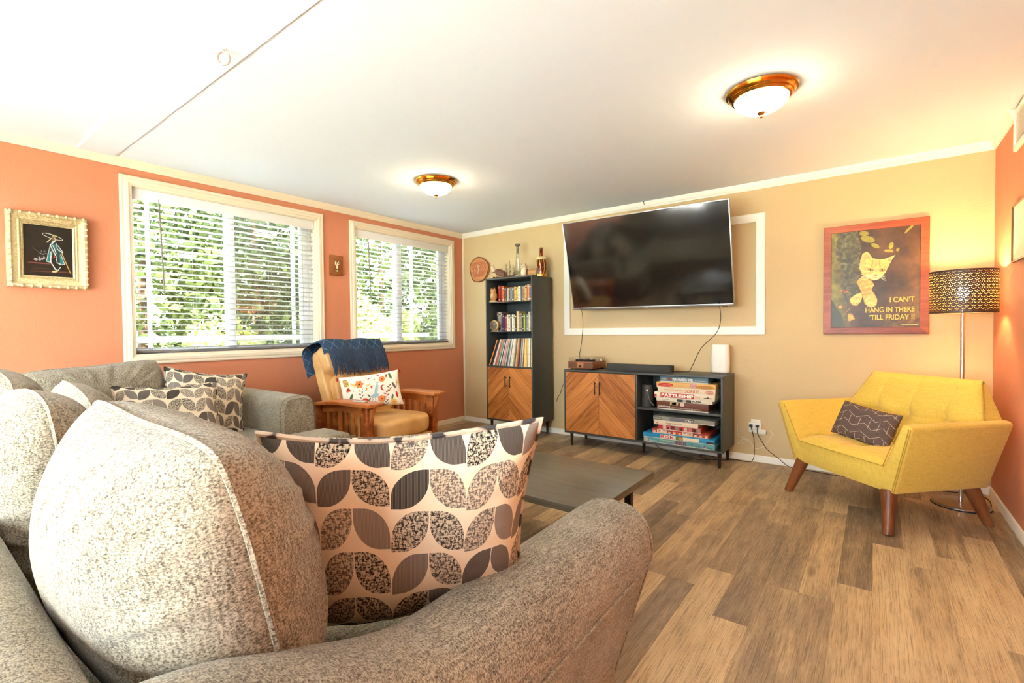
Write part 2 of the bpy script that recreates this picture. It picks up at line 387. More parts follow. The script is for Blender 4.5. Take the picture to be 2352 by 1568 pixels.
def m_leather():
    t = NT('tan_leather'); co = t.co(); n = t.noise(co, 160, 3, .6); b = t.noise(co, 5, 3)
    t.base(t.ramp(b, [(.3, s2l(204, 148, 84)), (.7, s2l(236, 190, 122))]), .42, 0, .5)
    t.bump(t.mt('ADD', t.mt('MULTIPLY', n, .3), t.noise(co, 14, 3)), .22, .008); return t.m
M_LEATHER = m_leather()
def m_objcol(name, rough=.55, bumpy=False):
    t = NT(name); oc = t.n('ObjectInfo').outputs['Color']; co = t.co()
    n = t.noise(t.vm('MULTIPLY', co, (60., 60., 25.)), 1.0, 4, .7)
    t.base(t.mix(t.mt('MULTIPLY', t.ramp(n, [(.52, (0, 0, 0)), (.60, (1, 1, 1))]), .45), oc, s2l(60, 50, 46)), rough, 0, .4); return t.m
M_OBJ = m_objcol('printed_spine'); 
def m_objplain():
    t = NT('coloured_card'); t.base((1, 1, 1), .5, 0, .4); t.put(t.p.inputs['Base Color'], t.n('ObjectInfo').outputs['Color']); return t.m
M_CARD = m_objplain()
def m_vcol(name, rough=.5, spec=.4):
    t = NT(name); a = t.n('Attribute'); a.attribute_name = 'print'; t.base((1, 1, 1), rough, 0, spec); t.put(t.p.inputs['Base Color'], a.outputs['Color']); return t.m
M_PRINT = m_vcol('printed_picture', .35); M_CLOTHPRINT = m_vcol('printed_cloth', .9, .15)
def m_thin_glass(name, tint=(1, 1, 1), refl=1.0, rough=.0):
    t = NT(name); tr = t.n('BsdfTransparent'); tr.inputs[0].default_value = c4(tint); gl = t.n('BsdfGlossy'); gl.inputs['Roughness'].default_value = rough
    ge = t.n('NewGeometry'); dp = t.n('VectorMath', operation='DOT_PRODUCT'); t.put(dp.inputs[0], ge.outputs['Normal']); t.put(dp.inputs[1], ge.outputs['Incoming'])
    fr = t.mt('ADD', t.mt('MULTIPLY', t.mt('POWER', t.mt('SUBTRACT', 1.0, t.mt('ABSOLUTE', dp.outputs['Value'])), 5.0), .96), .04); mx = t.n('MixShader'); t.put(mx.inputs[0], t.mt('MULTIPLY', fr, refl))
    t.t.links.new(tr.outputs[0], mx.inputs[1]); t.t.links.new(gl.outputs[0], mx.inputs[2]); t.t.links.new(mx.outputs[0], t.out.inputs[0]); return t.m
M_GLASS = m_thin_glass('window_glass', (1, 1, 1), 1.0)
M_CLEAR = m_thin_glass('clear_glass', (.93, .94, .92), 1.6)
M_AMBER = m_thin_glass('amber_glass', s2l(196, 104, 24), 1.4)
M_ACRYL = m_thin_glass('clear_acrylic', (.94, .93, .9), 1.3)
def m_screen():
    t = NT('insect_screen'); tr = t.n('BsdfTransparent'); df = t.n('BsdfDiffuse'); df.inputs[0].default_value = (.16, .16, .13, 1)
    mx = t.n('MixShader'); mx.inputs[0].default_value = .36; t.t.links.new(tr.outputs[0], mx.inputs[1]); t.t.links.new(df.outputs[0], mx.inputs[2]); t.t.links.new(mx.outputs[0], t.out.inputs[0]); return t.m
M_SCREEN = m_screen()
def m_emit(name, rgb, st):
    t = NT(name); t.base(s2l(*rgb), .4); t.p.inputs['Emission Color'].default_value = c4(s2l(*rgb)); t.p.inputs['Emission Strength'].default_value = st; return t.m
def m_leafgreen(name, lo, hi, vec=(1, 1, 1)):
    t = NT(name); rnd = t.n('NewGeometry').outputs['Random Per Island']; col = t.ramp(rnd, [(0, s2l(*lo)), (1, s2l(*hi))]); t.base(col, .6, 0, .3)
    tl = t.n('BsdfTranslucent'); t.put(tl.inputs[0], col); mx = t.n('MixShader'); mx.inputs[0].default_value = .45
    t.t.links.new(t.p.outputs[0], mx.inputs[1]); t.t.links.new(tl.outputs[0], mx.inputs[2]); t.t.links.new(mx.outputs[0], t.out.inputs[0]); return t.m
# ------------------------------------------------------------------ room shell
W, CE, YN = 4.958, 2.435, -6.6
fl = struct('floor', MB().box(-.15, YN-.15, -.12, W+.15, .15, -.004), plain('subfloor', (70, 54, 42), .8), smooth=False)
_pc = {}
def plank_mesh(wd, ln):
    k = (round(wd, 3), round(ln, 2))
    if k not in _pc:
        _pc[k] = MB().box(-wd/2, -ln/2, -.006, wd/2, ln/2, 0).mesh('plank', bevel=.0007, seg=1, smooth=False); _pc[k].materials.append(M_PLANK)
    return _pc[k]
pw, i = .1305, 0; x = 0.0
while x < W-.01:
    wd = min(pw, W-x); y = -random.choice([.2, .4, .6, .8, 1.0, 1.2]); y0 = 0.0
    while y0 > YN+.01:
        y1 = max(y, YN); link('plank', plank_mesh(wd, y0-y1), None, fl, (x+wd/2, (y0+y1)/2, 0)); y0 = y1; y -= 1.2
    x += pw
OP = {1: (-3.505, -2.068, 1.024, 2.251), 2: (-1.628, -.243, 1.024, 2.251)}
wl = MB(); T = -.15
ys = [YN-.15, OP[1][0], OP[1][1], OP[2][0], OP[2][1], .15]
for k in (0, 2, 4): wl.box(T, ys[k], 0, 0, ys[k+1], CE)
for k in (1, 2):
    a, b, z0, z1 = OP[k]; wl.box(T, a, 0, 0, b, z0); wl.box(T, a, z1, 0, b, CE)
struct('wall_left', wl, M_TERRA, smooth=False)
struct('wall_far', MB().box(0, 0, 0, W, .15, CE), M_TAN, smooth=False)
struct('wall_right', MB().box(W, YN-.15, 0, W+.15, .15, CE), M_TERRA, smooth=False)
wn_ = MB(); wn_.box(0, YN-.15, 0, .8, YN, CE); wn_.box(4.4, YN-.15, 0, W, YN, CE); wn_.box(.8, YN-.15, 2.1, 4.4, YN, CE)
struct('wall_near', wn_, M_TAN, smooth=False)
struct('ceiling', MB().box(-.15, YN-.15, CE, W+.15, .15, CE+.12), M_CEIL, smooth=False)
struct('trim_1', MB().box(.0, -3.80, CE-.007, W, -3.60, CE+.01), M_CEIL, smooth=False)
CP = [(0, 0), (.010, 0), (.012, .010), (.022, .022), (.030, .046), (.034, .060), (0, .060)]      # crown: (out from wall, up)
BP = [(0, 0), (.013, 0), (.013, .030), (.010, .040), (.009, .050), (.004, .058), (0, .058)]
def run(prof, z, fn, d0, d1): return MB().prism(prof, lambda a, b, d: fn(a, z+b, d), d0, d1)
cz = 2.375
struct('trim_2', run(CP, cz, lambda a, b, d: (a, d, b), 0, YN), M_TRIM, angle=20)
struct('trim_3', run(CP, cz, lambda a, b, d: (d, -a, b), 0, W), M_TRIMW, angle=20)
struct('trim_4', run(CP, cz, lambda a, b, d: (W-a, d, b), 0, -.60), M_TRIMW, angle=20)
struct('trim_5', MB().box(.001, -.012, .05, .030, .0, cz), M_TRIM, bevel=.003)
struct('baseboard_left', run(BP, 0, lambda a, b, d: (a, d, b), 0, YN), M_TRIM, angle=20)
struct('baseboard_far', run(BP, 0, lambda a, b, d: (d, -a, b), 0, W), M_TRIMW, angle=20)
struct('baseboard_right', run(BP, 0, lambda a, b, d: (W-a, d, b), 0, YN), M_TRIMW, angle=20)
# glass sliding door behind the camera, where the daylight on the sofa comes from
db_ = MB()
for a in (.8, 1.98, 3.16, 4.34): db_.box(a, YN-.12, .05, a+.06, YN-.04, 2.04)
d1 = struct('door_1', db_.box(.8, YN-.12, 2.04, 4.4, YN-.04, 2.1).box(.8, YN-.12, 0, 4.4, YN-.04, .05), M_VINYL, bevel=.004)
for a in (.86, 2.04, 3.22): MB().box(a, YN-.085, .05, a+1.12, YN-.08, 2.04).build('pane', M_GLASS, d1, smooth=False)

# ------------------------------------------------------------------ windows and blinds
CASE = [(0, 0), (0, .014), (.010, .018), (.022, .016), (.030, .022), (.050, .024), (.058, .017), (.072, .014), (.072, 0)]
for k in (1, 2):
    a, b, z0, z1 = OP[k]; fx = -.13
    mid = -2.81 if k == 1 else -1.005; mw = .036 if k == 1 else .045
    mb = MB()
    for q in ((a, z0, a+.03, z1), (b-.03, z0, b, z1), (a+.03, z0, b-.03, z0+.04), (a+.03, z1-.04, b-.03, z1)): mb.box(fx, q[0], q[1], fx+.05, q[2], q[3])
    wd = struct('window_%d' % k, mb, M_VINYL, bevel=.004)
    MB().box(fx+.005, mid-mw, z0+.04, fx+.058, mid+mw, z1-.04).build('sash_stile', M_VINYL, wd, bevel=.004)
    MB().box(fx+.01, b-.115, z0+.04, fx+.045, b-.03, z1-.04).build('sash_stile', M_VINYL, wd, bevel=.004)
    for (p, q) in ((a+.03, mid-mw), (mid+mw, b-.115)): MB().box(fx+.022, p, z0+.04, fx+.026, q, z1-.04).build('pane', M_GLASS, wd, smooth=False)
    MB().box(fx-.03, mid+mw, z0+.04, fx-.029, b-.03, z1-.04).build('insect_screen', M_SCREEN, wd, smooth=False)
    MB().box(-.125, a, z0-.001, 0, b, z0+.004).box(-.125, a, z1-.004, 0, b, z1+.001).box(-.125, a-.001, z0, 0, a+.004, z1).box(-.125, b-.004, z0, 0, b+.001, z1).build('jamb', M_TRIM, wd, smooth=False)
    for mb in frame_sweep(a-.072, z0-.072, b+.072, z1+.072, CASE, lambda p, q, h: (h, p, q)): mb.build('casing', M_TRIM, wd, angle=20)
    # blind
    bl = thing('window_blind', ['', 'open white slatted blind in the larger window behind the sofa', 'open white slatted blind in the smaller window near the corner'][k], 'blind', (-.05, (a+b)/2, z1), 0, 'window blinds')
    L = (b-a)/2-.012
    MB().box(-.030, -L, -.045, .025, L, -.006).build('headrail', M_BLIND, bl, bevel=.003)
    MB().box(.026, -L-.004, -.088, .034, L+.004, -.004).build('valance', M_BLIND, bl, bevel=.003)
    sl = MB(); 
    sl.grid(lambda u, v: (-.025+.05*u, -L+2*L*v, .0028*(1-(2*u-1)**2)), 4, 1); sl.grid(lambda u, v: (-.025+.05*u, -L+2*L*v, .0028*(1-(2*u-1)**2)-.0026), 4, 1, flip=True)
    sm = sl.mesh('slat', angle=60); sm.materials.append(M_BLIND)
    zt, zb = -.115, -(z1-z0)+.045; ns = 25
    for i in range(ns): link('slat', sm, None, bl, (0, 0, zt+(zb-zt)*i/(ns-1)), (0, math.radians(-7), 0))
    MB().box(-.026, -L, zb-.033, .026, L, zb-.018).build('bottom_rail', plain('grey_rail', (120, 112, 104), .5), bl, bevel=.003)
    for f in (-.86, -.44, 0, .42, .84):
        for dx in (-.027, .027): MB().tube([(dx, L*f, -.05), (dx, L*f, zb-.02)], .0011, 5).build('ladder_cord', plain('cord_grey', (150, 142, 130), .8), bl)
    wy = -L+.16
    MB().tube([(.038, wy, -.10), (.040, wy+.02, -.10-(.68 if k == 1 else .62))], .006, 8).tube([(.030, wy, -.05), (.038, wy, -.10)], .003, 6).build('tilt_wand', plain('wand_grey', (128, 118, 104), .4), bl)

# ------------------------------------------------------------------ outside
tg = NT('lawn'); tg.base(tg.ramp(tg.noise(tg.co(), 6, 4), [(.3, s2l(96, 110, 60)), (.7, s2l(170, 176, 120))]), .9)
struct('ground', MB().box(-30, -30, -.6, 30, 30, -.5), tg.m, smooth=False)
struct('sky_block_overhang', MB().box(-.5, YN-1.5, 2.42, W+.5, YN-.16, 2.52), M_TRIMW, smooth=False)  # unseen overhang, added to hold back sky and sun at the sliding door
dk = struct('bounce_slab', MB().box(-1.0, -13, -.5, 6, YN-.16, -.06), plain('pale_bounce', (226, 224, 218), .8), smooth=False)  # unseen pale slab, added so sunlight bounces up onto the ceiling
pr_ = thing('porch_railing', 'white painted porch railing with thin posts outside the windows', 'railing', (-1.0, -1.6, -.5)); M_POST = plain('white_paint', (246, 246, 242), .5)
for y in (-3.132, -1.763, -.011): MB().box(-.025, y+1.6-.011, .0, .025, y+1.6+.011, 3.2).build('post', M_POST, pr_, bevel=.004)
MB().box(-.03, -2.4, 1.60, .03, 1.9, 1.65).build('rail', M_POST, pr_, bevel=.004)
M_G1 = m_leafgreen('conifer_needles', (30, 48, 26), (124, 138, 82)); M_G2 = m_leafgreen('bright_leaves', (96, 116, 46), (206, 208, 134)); M_G3 = m_leafgreen('olive_leaves', (34, 48, 26), (100, 114, 60))
M_BARK = m_wood('bark', ((50, 36, 26), (84, 62, 44), (112, 88, 64)), 1.0, rough=.9, axis=(10., 10., 2.))
def plant(name, label, loc, rad, h, n, size, mat, conic, z0=.2, seed=1):
    rng = random.Random(seed); t = thing(name, label, 'tree' if h > 2.4 else 'bush', loc); mb = MB()
    for k in range(n):
        if conic:
            f = rng.random()**.75; z = z0+(h-z0)*(1-f) if False else z0+(h-z0)*rng.random()**1.25; R = rad*(1-.86*(z-z0)/(h-z0)); lay = math.sin(z*9.0+2*math.sin(5*z))
            a = rng.uniform(0, 2*PI); lob = 1+.22*math.sin(5*a+3*z)+.18*lay; r = R*lob*math.sqrt(rng.uniform(.25, 1)); p = Vector((r*math.cos(a), r*math.sin(a), z-.22*r))
        else:
            d = Vector((rng.gauss(0, 1), rng.gauss(0, 1), rng.gauss(0, 1))).normalized(); r = rng.uniform(.35, 1)**.45*(1+.25*math.sin(4*d.x+3*d.y+seed)*math.sin(5*d.z))
            p = Vector((d.x*rad*r, d.y*rad*r, z0+(h-z0)/2*(1+d.z*r)))
        u = Vector((rng.gauss(0, 1), rng.gauss(0, 1), rng.gauss(0, .7))).normalized(); v = u.orthogonal().normalized(); v = (v*math.cos(rng.random()*6)+u.cross(v)*math.sin(rng.random()*6)).normalized()
        s_ = size*rng.uniform(.6, 1.4); u = u*s_; v = v*s_*(.35 if conic else .55)
        mb.add([p-u, p-v, p+u, p+v], [(0, 1, 2, 3)])
    tag(mb.build('foliage', mat, t, smooth=False), kind='stuff')
    MB().tube([(0, 0, 0), (.03, .02, h*.4), (0, 0, h*.8)], [.11, .07, .02], 8).build('trunk', M_BARK, t)
    return t
plant('conifer_tree', 'bushy conifer filling the left half of the larger window', (-2.7, -4.35, -.5), 1.5, 5.6, 9000, .075, M_G1, True, .1, 3)
plant('conifer_tree', 'tall conifer farther back behind the larger window', (-4.6, -2.2, -.5), 1.9, 7.0, 9000, .09, M_G1, True, .2, 4)
plant('leafy_tree', 'dark leafy tree seen through the screened half of the larger window', (-3.6, -1.0, -.5), 1.4, 4.8, 9000, .07, M_G3, False, .2, 5)
plant('leafy_bush', 'pale sunlit bush low outside the larger window', (-1.9, -2.0, -.5), .75, 1.75, 5000, .05, M_G2, False, .0, 6)
plant('leafy_bush', 'bright yellow green bush outside the smaller window', (-2.15, .3, -.5), .85, 2.2, 6500, .05, M_G2, False, .0, 7)
plant('leafy_tree', 'shaded leafy tree behind the bright bush outside the smaller window', (-4.2, 1.9, -.5), 2.0, 5.2, 9000, .085, M_G3, False, .2, 8)
plant('conifer_tree', 'conifer beyond the corner seen through the smaller window', (-6.5, .4, -.5), 1.9, 7.0, 7000, .11, M_G1, True, .2, 9)
# ------------------------------------------------------------------ sectional sofa
SO = (1.9, -3.9, 0.0); OFF = (-1.9, 3.9, 0.0)
sofa = thing('sectional_sofa', 'large grey tweed L shaped sectional sofa with loose back cushions', 'sofa', SO)
def sp(mb, name, mat=M_TWEED, **kw): return mb.build(name, mat, sofa, OFF, **kw)
sp(MB().box(.10, -4.70, .07, 3.72, -3.36, .30), 'base', bevel=.03, seg=3)
sp(MB().box(.10, -3.355, .07, 1.42, -2.78, .30), 'base', bevel=.03, seg=3)
for p in ((.2, -4.6), (3.6, -4.6), (3.6, -3.5), (1.3, -2.9), (.2, -2.9), (2.0, -3.5)): sp(MB().lathe([(.03, 0), (.03, .075)], 12, (p[0], p[1], 0)), 'foot', M_BLACK)
def roundtop(t0, t1, zt, z0, n=10, k=.55):            # closed cross-section (a, z), a across
    c, hw = (t0+t1)/2, (t1-t0)/2; r = min(hw, .10); pts = [(t0, z0)]
    for i in range(n+1):
        a = PI-PI*i/n; e = (abs(math.cos(a))**k)*(1 if math.cos(a) > 0 else -1)
        pts.append((c+hw*e, zt-r+r*math.sin(a)**.9 if math.sin(a) > 0 else zt-r))
    pts.append((t1, z0)); return pts
# back rests
prof = roundtop(-4.73, -4.47, .765, .12)
sp(MB().grid(lambda u, v: (lambda P: (.10+3.66*v, P[0], P[1]))(prof[min(int(round(u*(len(prof)-1))), len(prof)-1)]), len(prof)-1, 30, flip=True), 'back', angle=60)
prof2 = roundtop(.05, .28, .71, .12)
sp(MB().grid(lambda u, v: (lambda P: (P[0], -4.70+1.93*v, P[1]))(prof2[min(int(round(u*(len(prof2)-1))), len(prof2)-1)]), len(prof2)-1, 20), 'back', angle=60)
# arm by the camera: rolls up into the back
def arm_pt(u, v, inner=3.545, outer=3.805):
    y = -4.70+1.42*v
    k = max(0, min(1, (-4.02-y)/.48)); k = k*k*(3-2*k)
    zt = .632+.133*k+.022*v*v
    f = max(0, (v-.955)/.045); f = 1-math.sqrt(max(0, 1-f*f))          # rounding off at the front end
    n = 24; i = u*n; c, hw = (inner+outer)/2, (outer-inner)/2-.03*f
    if i < 4: a, z = c-hw, .10+(zt-.10-.14)*i/4
    elif i > n-6: q = (i-(n-6))/6; a, z = c+hw-.125*q, zt-.13-(zt-.13-.08)*q
    else:
        q = (i-4)/(n-10); an = PI-PI*q; cs = math.cos(an); a = c+hw*(abs(cs)**.72)*(1 if cs > 0 else -1); z = zt-.14+(.14-.02*f)*max(0, math.sin(an))**.8+(.01*q)
    return (a, y+.0*f-.10*max(0, (.5-z))*v*v, z)
am = MB(); am.grid(arm_pt, 24, 60, flip=True)
capv = [arm_pt(i/24, 1) for i in range(25)]; am.add(capv, [list(range(25))])
arm = sp(am, 'arm', angle=70, weld=.0005)
MB().tube([Vector(arm_pt(18.2/24, v/60))+Vector((.003, 0, 0)) for v in range(0, 61)], .0045, 6).build('piping', M_TWEED, arm)
MB().tube([Vector(arm_pt(i/24, .985))+Vector((0, .004, 0)) for i in range(1, 25)], .0045, 6).build('piping', M_TWEED, arm)
def armA(u, v):
    x = .06+1.06*v; n = 24; i = u*n; zt = .735; f = max(0, (v-.96)/.04); f = 1-math.sqrt(max(0, 1-f*f)); c, hw = -2.885, .125-.02*f
    if i < 4: a, z = c-hw, .10+(zt-.24)*i/4
    elif i > n-4: q = (i-(n-4))/4; a, z = c+hw, zt-.14-(zt-.24)*q
    else:
        an = PI-PI*(i-4)/(n-8); cs = math.cos(an); a = c+hw*(abs(cs)**.6)*(1 if cs > 0 else -1); z = zt-.14+(.14-.012*f)*max(0, math.sin(an))**.7
    return (x, a, z)
am = MB(); am.grid(armA, 24, 40); am.add([armA(i/24, 1) for i in range(25)], [list(range(25))[::-1]])
arm2 = sp(am, 'arm', angle=70, weld=.0005)
MB().tube([Vector(armA(i/24, .975))+Vector((.004, 0, 0)) for i in range(0, 25)], .005, 6).build('piping', M_TWEED, arm2)
# seat cushions
def slab(x0, y0, x1, y1, z0, z1, crown=.02):
    mb = MB(); nx, ny = 16, 16
    def top(u, v):
        e = (1-abs(2*u-1)**6)*(1-abs(2*v-1)**6); q = e**.35
        ix = .012*(1-q); return (x0+(x1-x0)*u, y0+(y1-y0)*v, z0+(z1-z0)*(.55+.45*q)+crown*e)
    def bot(u, v):
        e = (1-abs(2*u-1)**6)*(1-abs(2*v-1)**6); q = e**.35
        return (x0+(x1-x0)*u, y0+(y1-y0)*v, z0+(z1-z0)*(.55-.55*q))
    mb.grid(top, nx, ny); mb.grid(bot, nx, ny, flip=True); return mb
for a, b in ((1.15, 2.34), (2.345, 3.54)): sp(slab(a, -4.46, b, -3.30, .295, .475), 'seat_cushion', angle=60, weld=.001)
sp(slab(.29, -4.46, 1.145, -3.31, .295, .475), 'seat_cushion', angle=60, weld=.001)
tc = MB(); poly = [(.29, -3.305), (1.50, -3.305), (1.50, -2.80), (1.14, -2.80), (1.14, -3.015), (.29, -3.015)]
poly = [(.29, -3.305), (1.47, -3.305), (1.47, -2.70), (1.14, -2.70), (1.14, -3.015), (.29, -3.015)]
tcu = sp(MB().prism(poly, lambda a, b, d: (a, b, d), .295, .492), 'seat_cushion', bevel=.035, seg=4, angle=60)
MB().tube(smooth_pts([(1.16, -2.70, .46), (1.44, -2.697, .465), (1.473, -2.73, .465), (1.473, -3.29, .465)], 6), .004, 6).build('piping', M_TWEED, tcu)
# back cushions: (top-right corner of the seam, facing, width, height, thickness)
def cushion(corner, right, up, w, h, t, seed, p=3.2, q=.48):
    Mx = frame_from(right, up).to_4x4(); r, u = Mx.col[0].xyz, Mx.col[1].xyz
    c = Vector(corner)-r*w/2*.90-u*h/2*.90
    M = Matrix.Translation(c+Vector(OFF)) @ Mx
    o = link('back_cushion', pillow_mb(w, h, t, 72, 72, p, q, .03, .016, seed, .0075, .13).mesh('back_cushion', weld=.0004, angle=80), M_TWEED, sofa)
    o.matrix_local = M
    q = MB().tube(pillow_rim(w, h, .03, 28, .016, seed, .13), .0055, 6, closed=True).build('piping', M_TWEED, o)
    return o
cushion((3.61, -4.362, 1.005), (1, 0, -.04), (0, -.22, .98), .70, .56, .37, 1, 2.4, .6)
cushion((2.74, -4.395, 1.0), (1, .03, 0), (0, -.10, .98), .66, .56, .30, 2, 2.6, .55)
cushion((2.06, -4.19, .955), (1, -.04, 0), (0, -.26, .98), .62, .52, .22, 3, 2.4, .6)
cushion((1.36, -4.30, .985), (1, .02, 0), (0, -.12, .98), .66, .54, .30, 4, 2.6, .55)
cushion((.46, -4.18, .945), (.0, -1, -.08), (-.14, 0, .98), .74, .54, .30, 5, 2.8, .5)

# ------------------------------------------------------------------ leaf print pillows
def leaf_pillow(label, c, right, up, w, h, t, seed, wob=.012):
    Mx = frame_from(right, up).to_4x4(); bz = min((Mx @ Vector((sx*w/2, sy*h/2, 0))).z for sx in (-1, 1) for sy in (-1, 1))
    th = thing('throw_pillow', label, 'pillow', (c[0], c[1], c[2]), group='leaf print throw pillows')
    th.matrix_world = Matrix.Translation(Vector(c)) @ Mx
    link('cover', pillow_mb(w, h, t, 60, 60, 3.2, .55, .10, wob, seed, .002).mesh('cover', weld=.0004, angle=80), M_LEAF, th)
    MB().tube(pillow_rim(w, h, .10, 24, wob, seed), .0065, 6, closed=True).build('piping', m_piping, th)
    return th
_t = NT('leaf_piping'); _n = _t.noise(_t.co(), 26, 1); _t.base(_t.ramp(_n, [(.42, s2l(60, 54, 54)), (.47, s2l(186, 170, 150)), (.7, s2l(214, 196, 170))]), .9); m_piping = _t.m
def dpt(px, py, z): return CAMP+(_f+_r*((px-1176)/1101.674)-_u*((py-784)/1101.674))*z
tl, tr = dpt(592, 990, .90), dpt(1232, 972, 1.0)
e = (tr-tl).normalized(); nrm = Vector((-e.y, e.x, 0)).normalized(); dn = (Vector((0, 0, -.46))+nrm*.17).normalized()
hh = .50; ce = (tl+tr)/2+dn*hh/2
leaf_pillow('large leaf print throw pillow in the foreground leaning on the sofa arm', ce, e, -dn, (tr-tl).length*1.02, hh, .17, 11)
leaf_pillow('leaf print throw pillow leaning on the far arm of the sofa', (.66, -3.30, .70), (.16, .98, -.16), (-.34, .10, .93), .50, .46, .16, 12, .006)
leaf_pillow('leaf print throw pillow lying in front of another on the far sofa seat', (.92, -3.58, .665), (.10, 1., -.02), (-.42, .05, .9), .54, .44, .16, 13, .006)

# ------------------------------------------------------------------ coffee table
ct = thing('coffee_table', 'low grey brown rectangular coffee table with dark legs', 'table', (2.76, -2.52, 0))
MB().box(-.62, -.34, .388, .62, .34, .42).build('table_top', M_GREYTOP, ct, bevel=.002)
for sx in (-1, 1):
    for sy in (-1, 1): MB().box(-.018, -.018, 0, .018, .018, .388).build('leg', M_BLACK, ct, (sx*.52, sy*.25, 0), bevel=.002)
MB().box(-.52, -.012, .35, .52, .012, .388).build('stretcher', M_BLACK, ct)
# ------------------------------------------------------------------ mission recliner
rc = thing('recliner', 'mission style recliner with slatted oak arms and tan leather cushions', 'armchair', (.83, -1.99, 0), .132)
def az(x): return .625-.16*max(0, -x)**1.3-.02*max(0, x)
for s in (-1, 1):
    ar = MB(); cx = s*.395
    def fn(u, v, top=True): x = -.30+.67*u; return (x, cx+(v-.5)*(.15+.03*u)*1.0, az(x)-(0 if top else .026))
    ar.grid(lambda u, v: fn(u, v), 12, 1); ar.grid(lambda u, v: fn(u, v, False), 12, 1, flip=True)
    for e in (0, 1): ar.grid(lambda u, v, e=e: fn(u, e, v > .5), 12, 1, flip=(e == 1)); ar.grid(lambda u, v, e=e: fn(e, u, v > .5), 1, 1, flip=(e == 0))
    ar.build('arm', M_OAK, rc, weld=.0003, bevel=.004, angle=40)
    MB().box(.235, cx-.035, 0, .305, cx+.035, az(.27)-.026).build('post', M_OAK, rc, bevel=.004)
    MB().box(-.295, cx-.03, 0, -.235, cx+.03, az(-.27)-.026).build('post', M_OAK, rc, bevel=.004)
    cb = [(0, 0), (.05, 0), (.035, -.05), (.012, -.10), (0, -.13)]
    MB().prism(cb, lambda a, b, d: (.305+a, cx+d, az(.3)-.026+b), .015, -.015).build('corbel', M_OAK, rc, bevel=.002)
    MB().prism(cb, lambda a, b, d: (.27+d, cx+s*(.035+a*.8), az(.3)-.028+b), .015*s, -.015*s).build('corbel', M_OAK, rc, bevel=.002)
    ur = MB(); ur.prism([(-.235, az(-.23)-.028), (-.235, az(-.23)-.09), (0, az(0)-.085), (.235, az(.23)-.115), (.235, az(.23)-.028), (0, az(0)-.028)], lambda a, b, d: (a, cx+d, b), .014, -.014); ur.build('side_rail', M_OAK, rc, bevel=.002)
    MB().box(-.235, cx-.014, .09, .235, cx+.014, .15).build('side_rail', M_OAK, rc, bevel=.002)
    for k in range(6):
        x = -.18+.072*k; MB().box(x-.017, cx-.008, .15, x+.017, cx+.008, az(x)-.08).build('slat', M_OAK, rc, bevel=.002)
def puff(x0, y0, z0, x1, y1, z1, p=5.0, n=18):
    c = Vector(((x0+x1)/2, (y0+y1)/2, (z0+z1)/2)); h = Vector(((x1-x0)/2, (y1-y0)/2, (z1-z0)/2)); mb = MB()
    for ax in range(3):
        for sg in (-1, 1):
            def fn(u, v):
                q = [0, 0, 0]; q[ax] = sg; q[(ax+1) % 3] = 2*u-1; q[(ax+2) % 3] = 2*v-1
                L = sum(abs(t)**p for t in q)**(1/p); return (c.x+h.x*q[0]/L, c.y+h.y*q[1]/L, c.z+h.z*q[2]/L)
            mb.grid(fn, n, n, flip=(sg < 0))
    return mb
puff(-.22, -.315, .28, .37, .315, .462, 5).build('seat_cushion', M_LEATHER, rc, weld=.0006, angle=80)
puff(.285, -.315, .07, .345, .315, .285, 9).build('footrest_panel', M_LEATHER, rc, weld=.0006, angle=80)
puff(-.24, -.30, .10, .27, .30, .29, 12).build('seat_box', M_LEATHER, rc, weld=.0006, angle=80)
Lz = math.radians(19); BM = Matrix.Translation((-.17, 0, .37)) @ Matrix.Rotation(-Lz, 4, 'Y')
def backpart(name, *a, **k):
    mb = puff(*a, **k); mb.v = [tuple(BM @ Vector(p)) for p in mb.v]; return mb.build(name, M_LEATHER, rc, weld=.0006, angle=80)
backpart('back_shell', -.10, -.335, -.02, .02, .335, .71, p=8)
backpart('lower_back_cushion', -.02, -.30, .02, .115, .30, .46, p=4.5)
backpart('head_cushion', -.06, -.325, .44, .125, .325, .735, p=4.5)
# blue throw over the head cushion
def cloth_path(s):                                     # s in metres along the drape, from behind over the top to the front
    pts = [(-.135, .50), (-.14, .66), (-.12, .742), (-.04, .762), (.06, .758), (.125, .732), (.142, .66), (.143, .63)]
    P = smooth_pts([(a, 0, b) for a, b in pts], 10); d = [0]
    for i in range(1, len(P)): d.append(d[-1]+(P[i]-P[i-1]).length)
    t = s*d[-1]
    for i in range(1, len(P)):
        if d[i] >= t: f = (t-d[i-1])/max(1e-6, d[i]-d[i-1]); return P[i-1].lerp(P[i], f)
    return P[-1]
tb = NT('blue_knit'); x_, y_, z_ = tb.sep(tb.co('UV'))
dia = tb.mt('MINIMUM', tb.mt('ABSOLUTE', tb.mt('SUBTRACT', tb.mt('FRACT', tb.mt('ADD', tb.mt('MULTIPLY', x_, 7.), tb.mt('MULTIPLY', y_, 5.))), .5)), tb.mt('ABSOLUTE', tb.mt('SUBTRACT', tb.mt('FRACT', tb.mt('SUBTRACT', tb.mt('MULTIPLY', x_, 7.), tb.mt('MULTIPLY', y_, 5.))), .5)))
ridge = tb.ramp(dia, [(.02, (1, 1, 1)), (.09, (0, 0, 0))]); kn = tb.noise(tb.co(), 220, 2)
tb.base(tb.mix(tb.mt('MULTIPLY', ridge, .5), tb.mix(kn, s2l(40, 58, 84), s2l(66, 88, 116)), s2l(112, 136, 160)), .95, 0, .1); tb.bump(tb.mt('ADD', ridge, tb.mt('MULTIPLY', kn, .5)), .6, .006); M_BLUE = tb.m
bk = thing('throw_blanket', 'blue knitted throw with long fringe draped over the recliner back', 'blanket', (.83, -1.99, 0), .132)
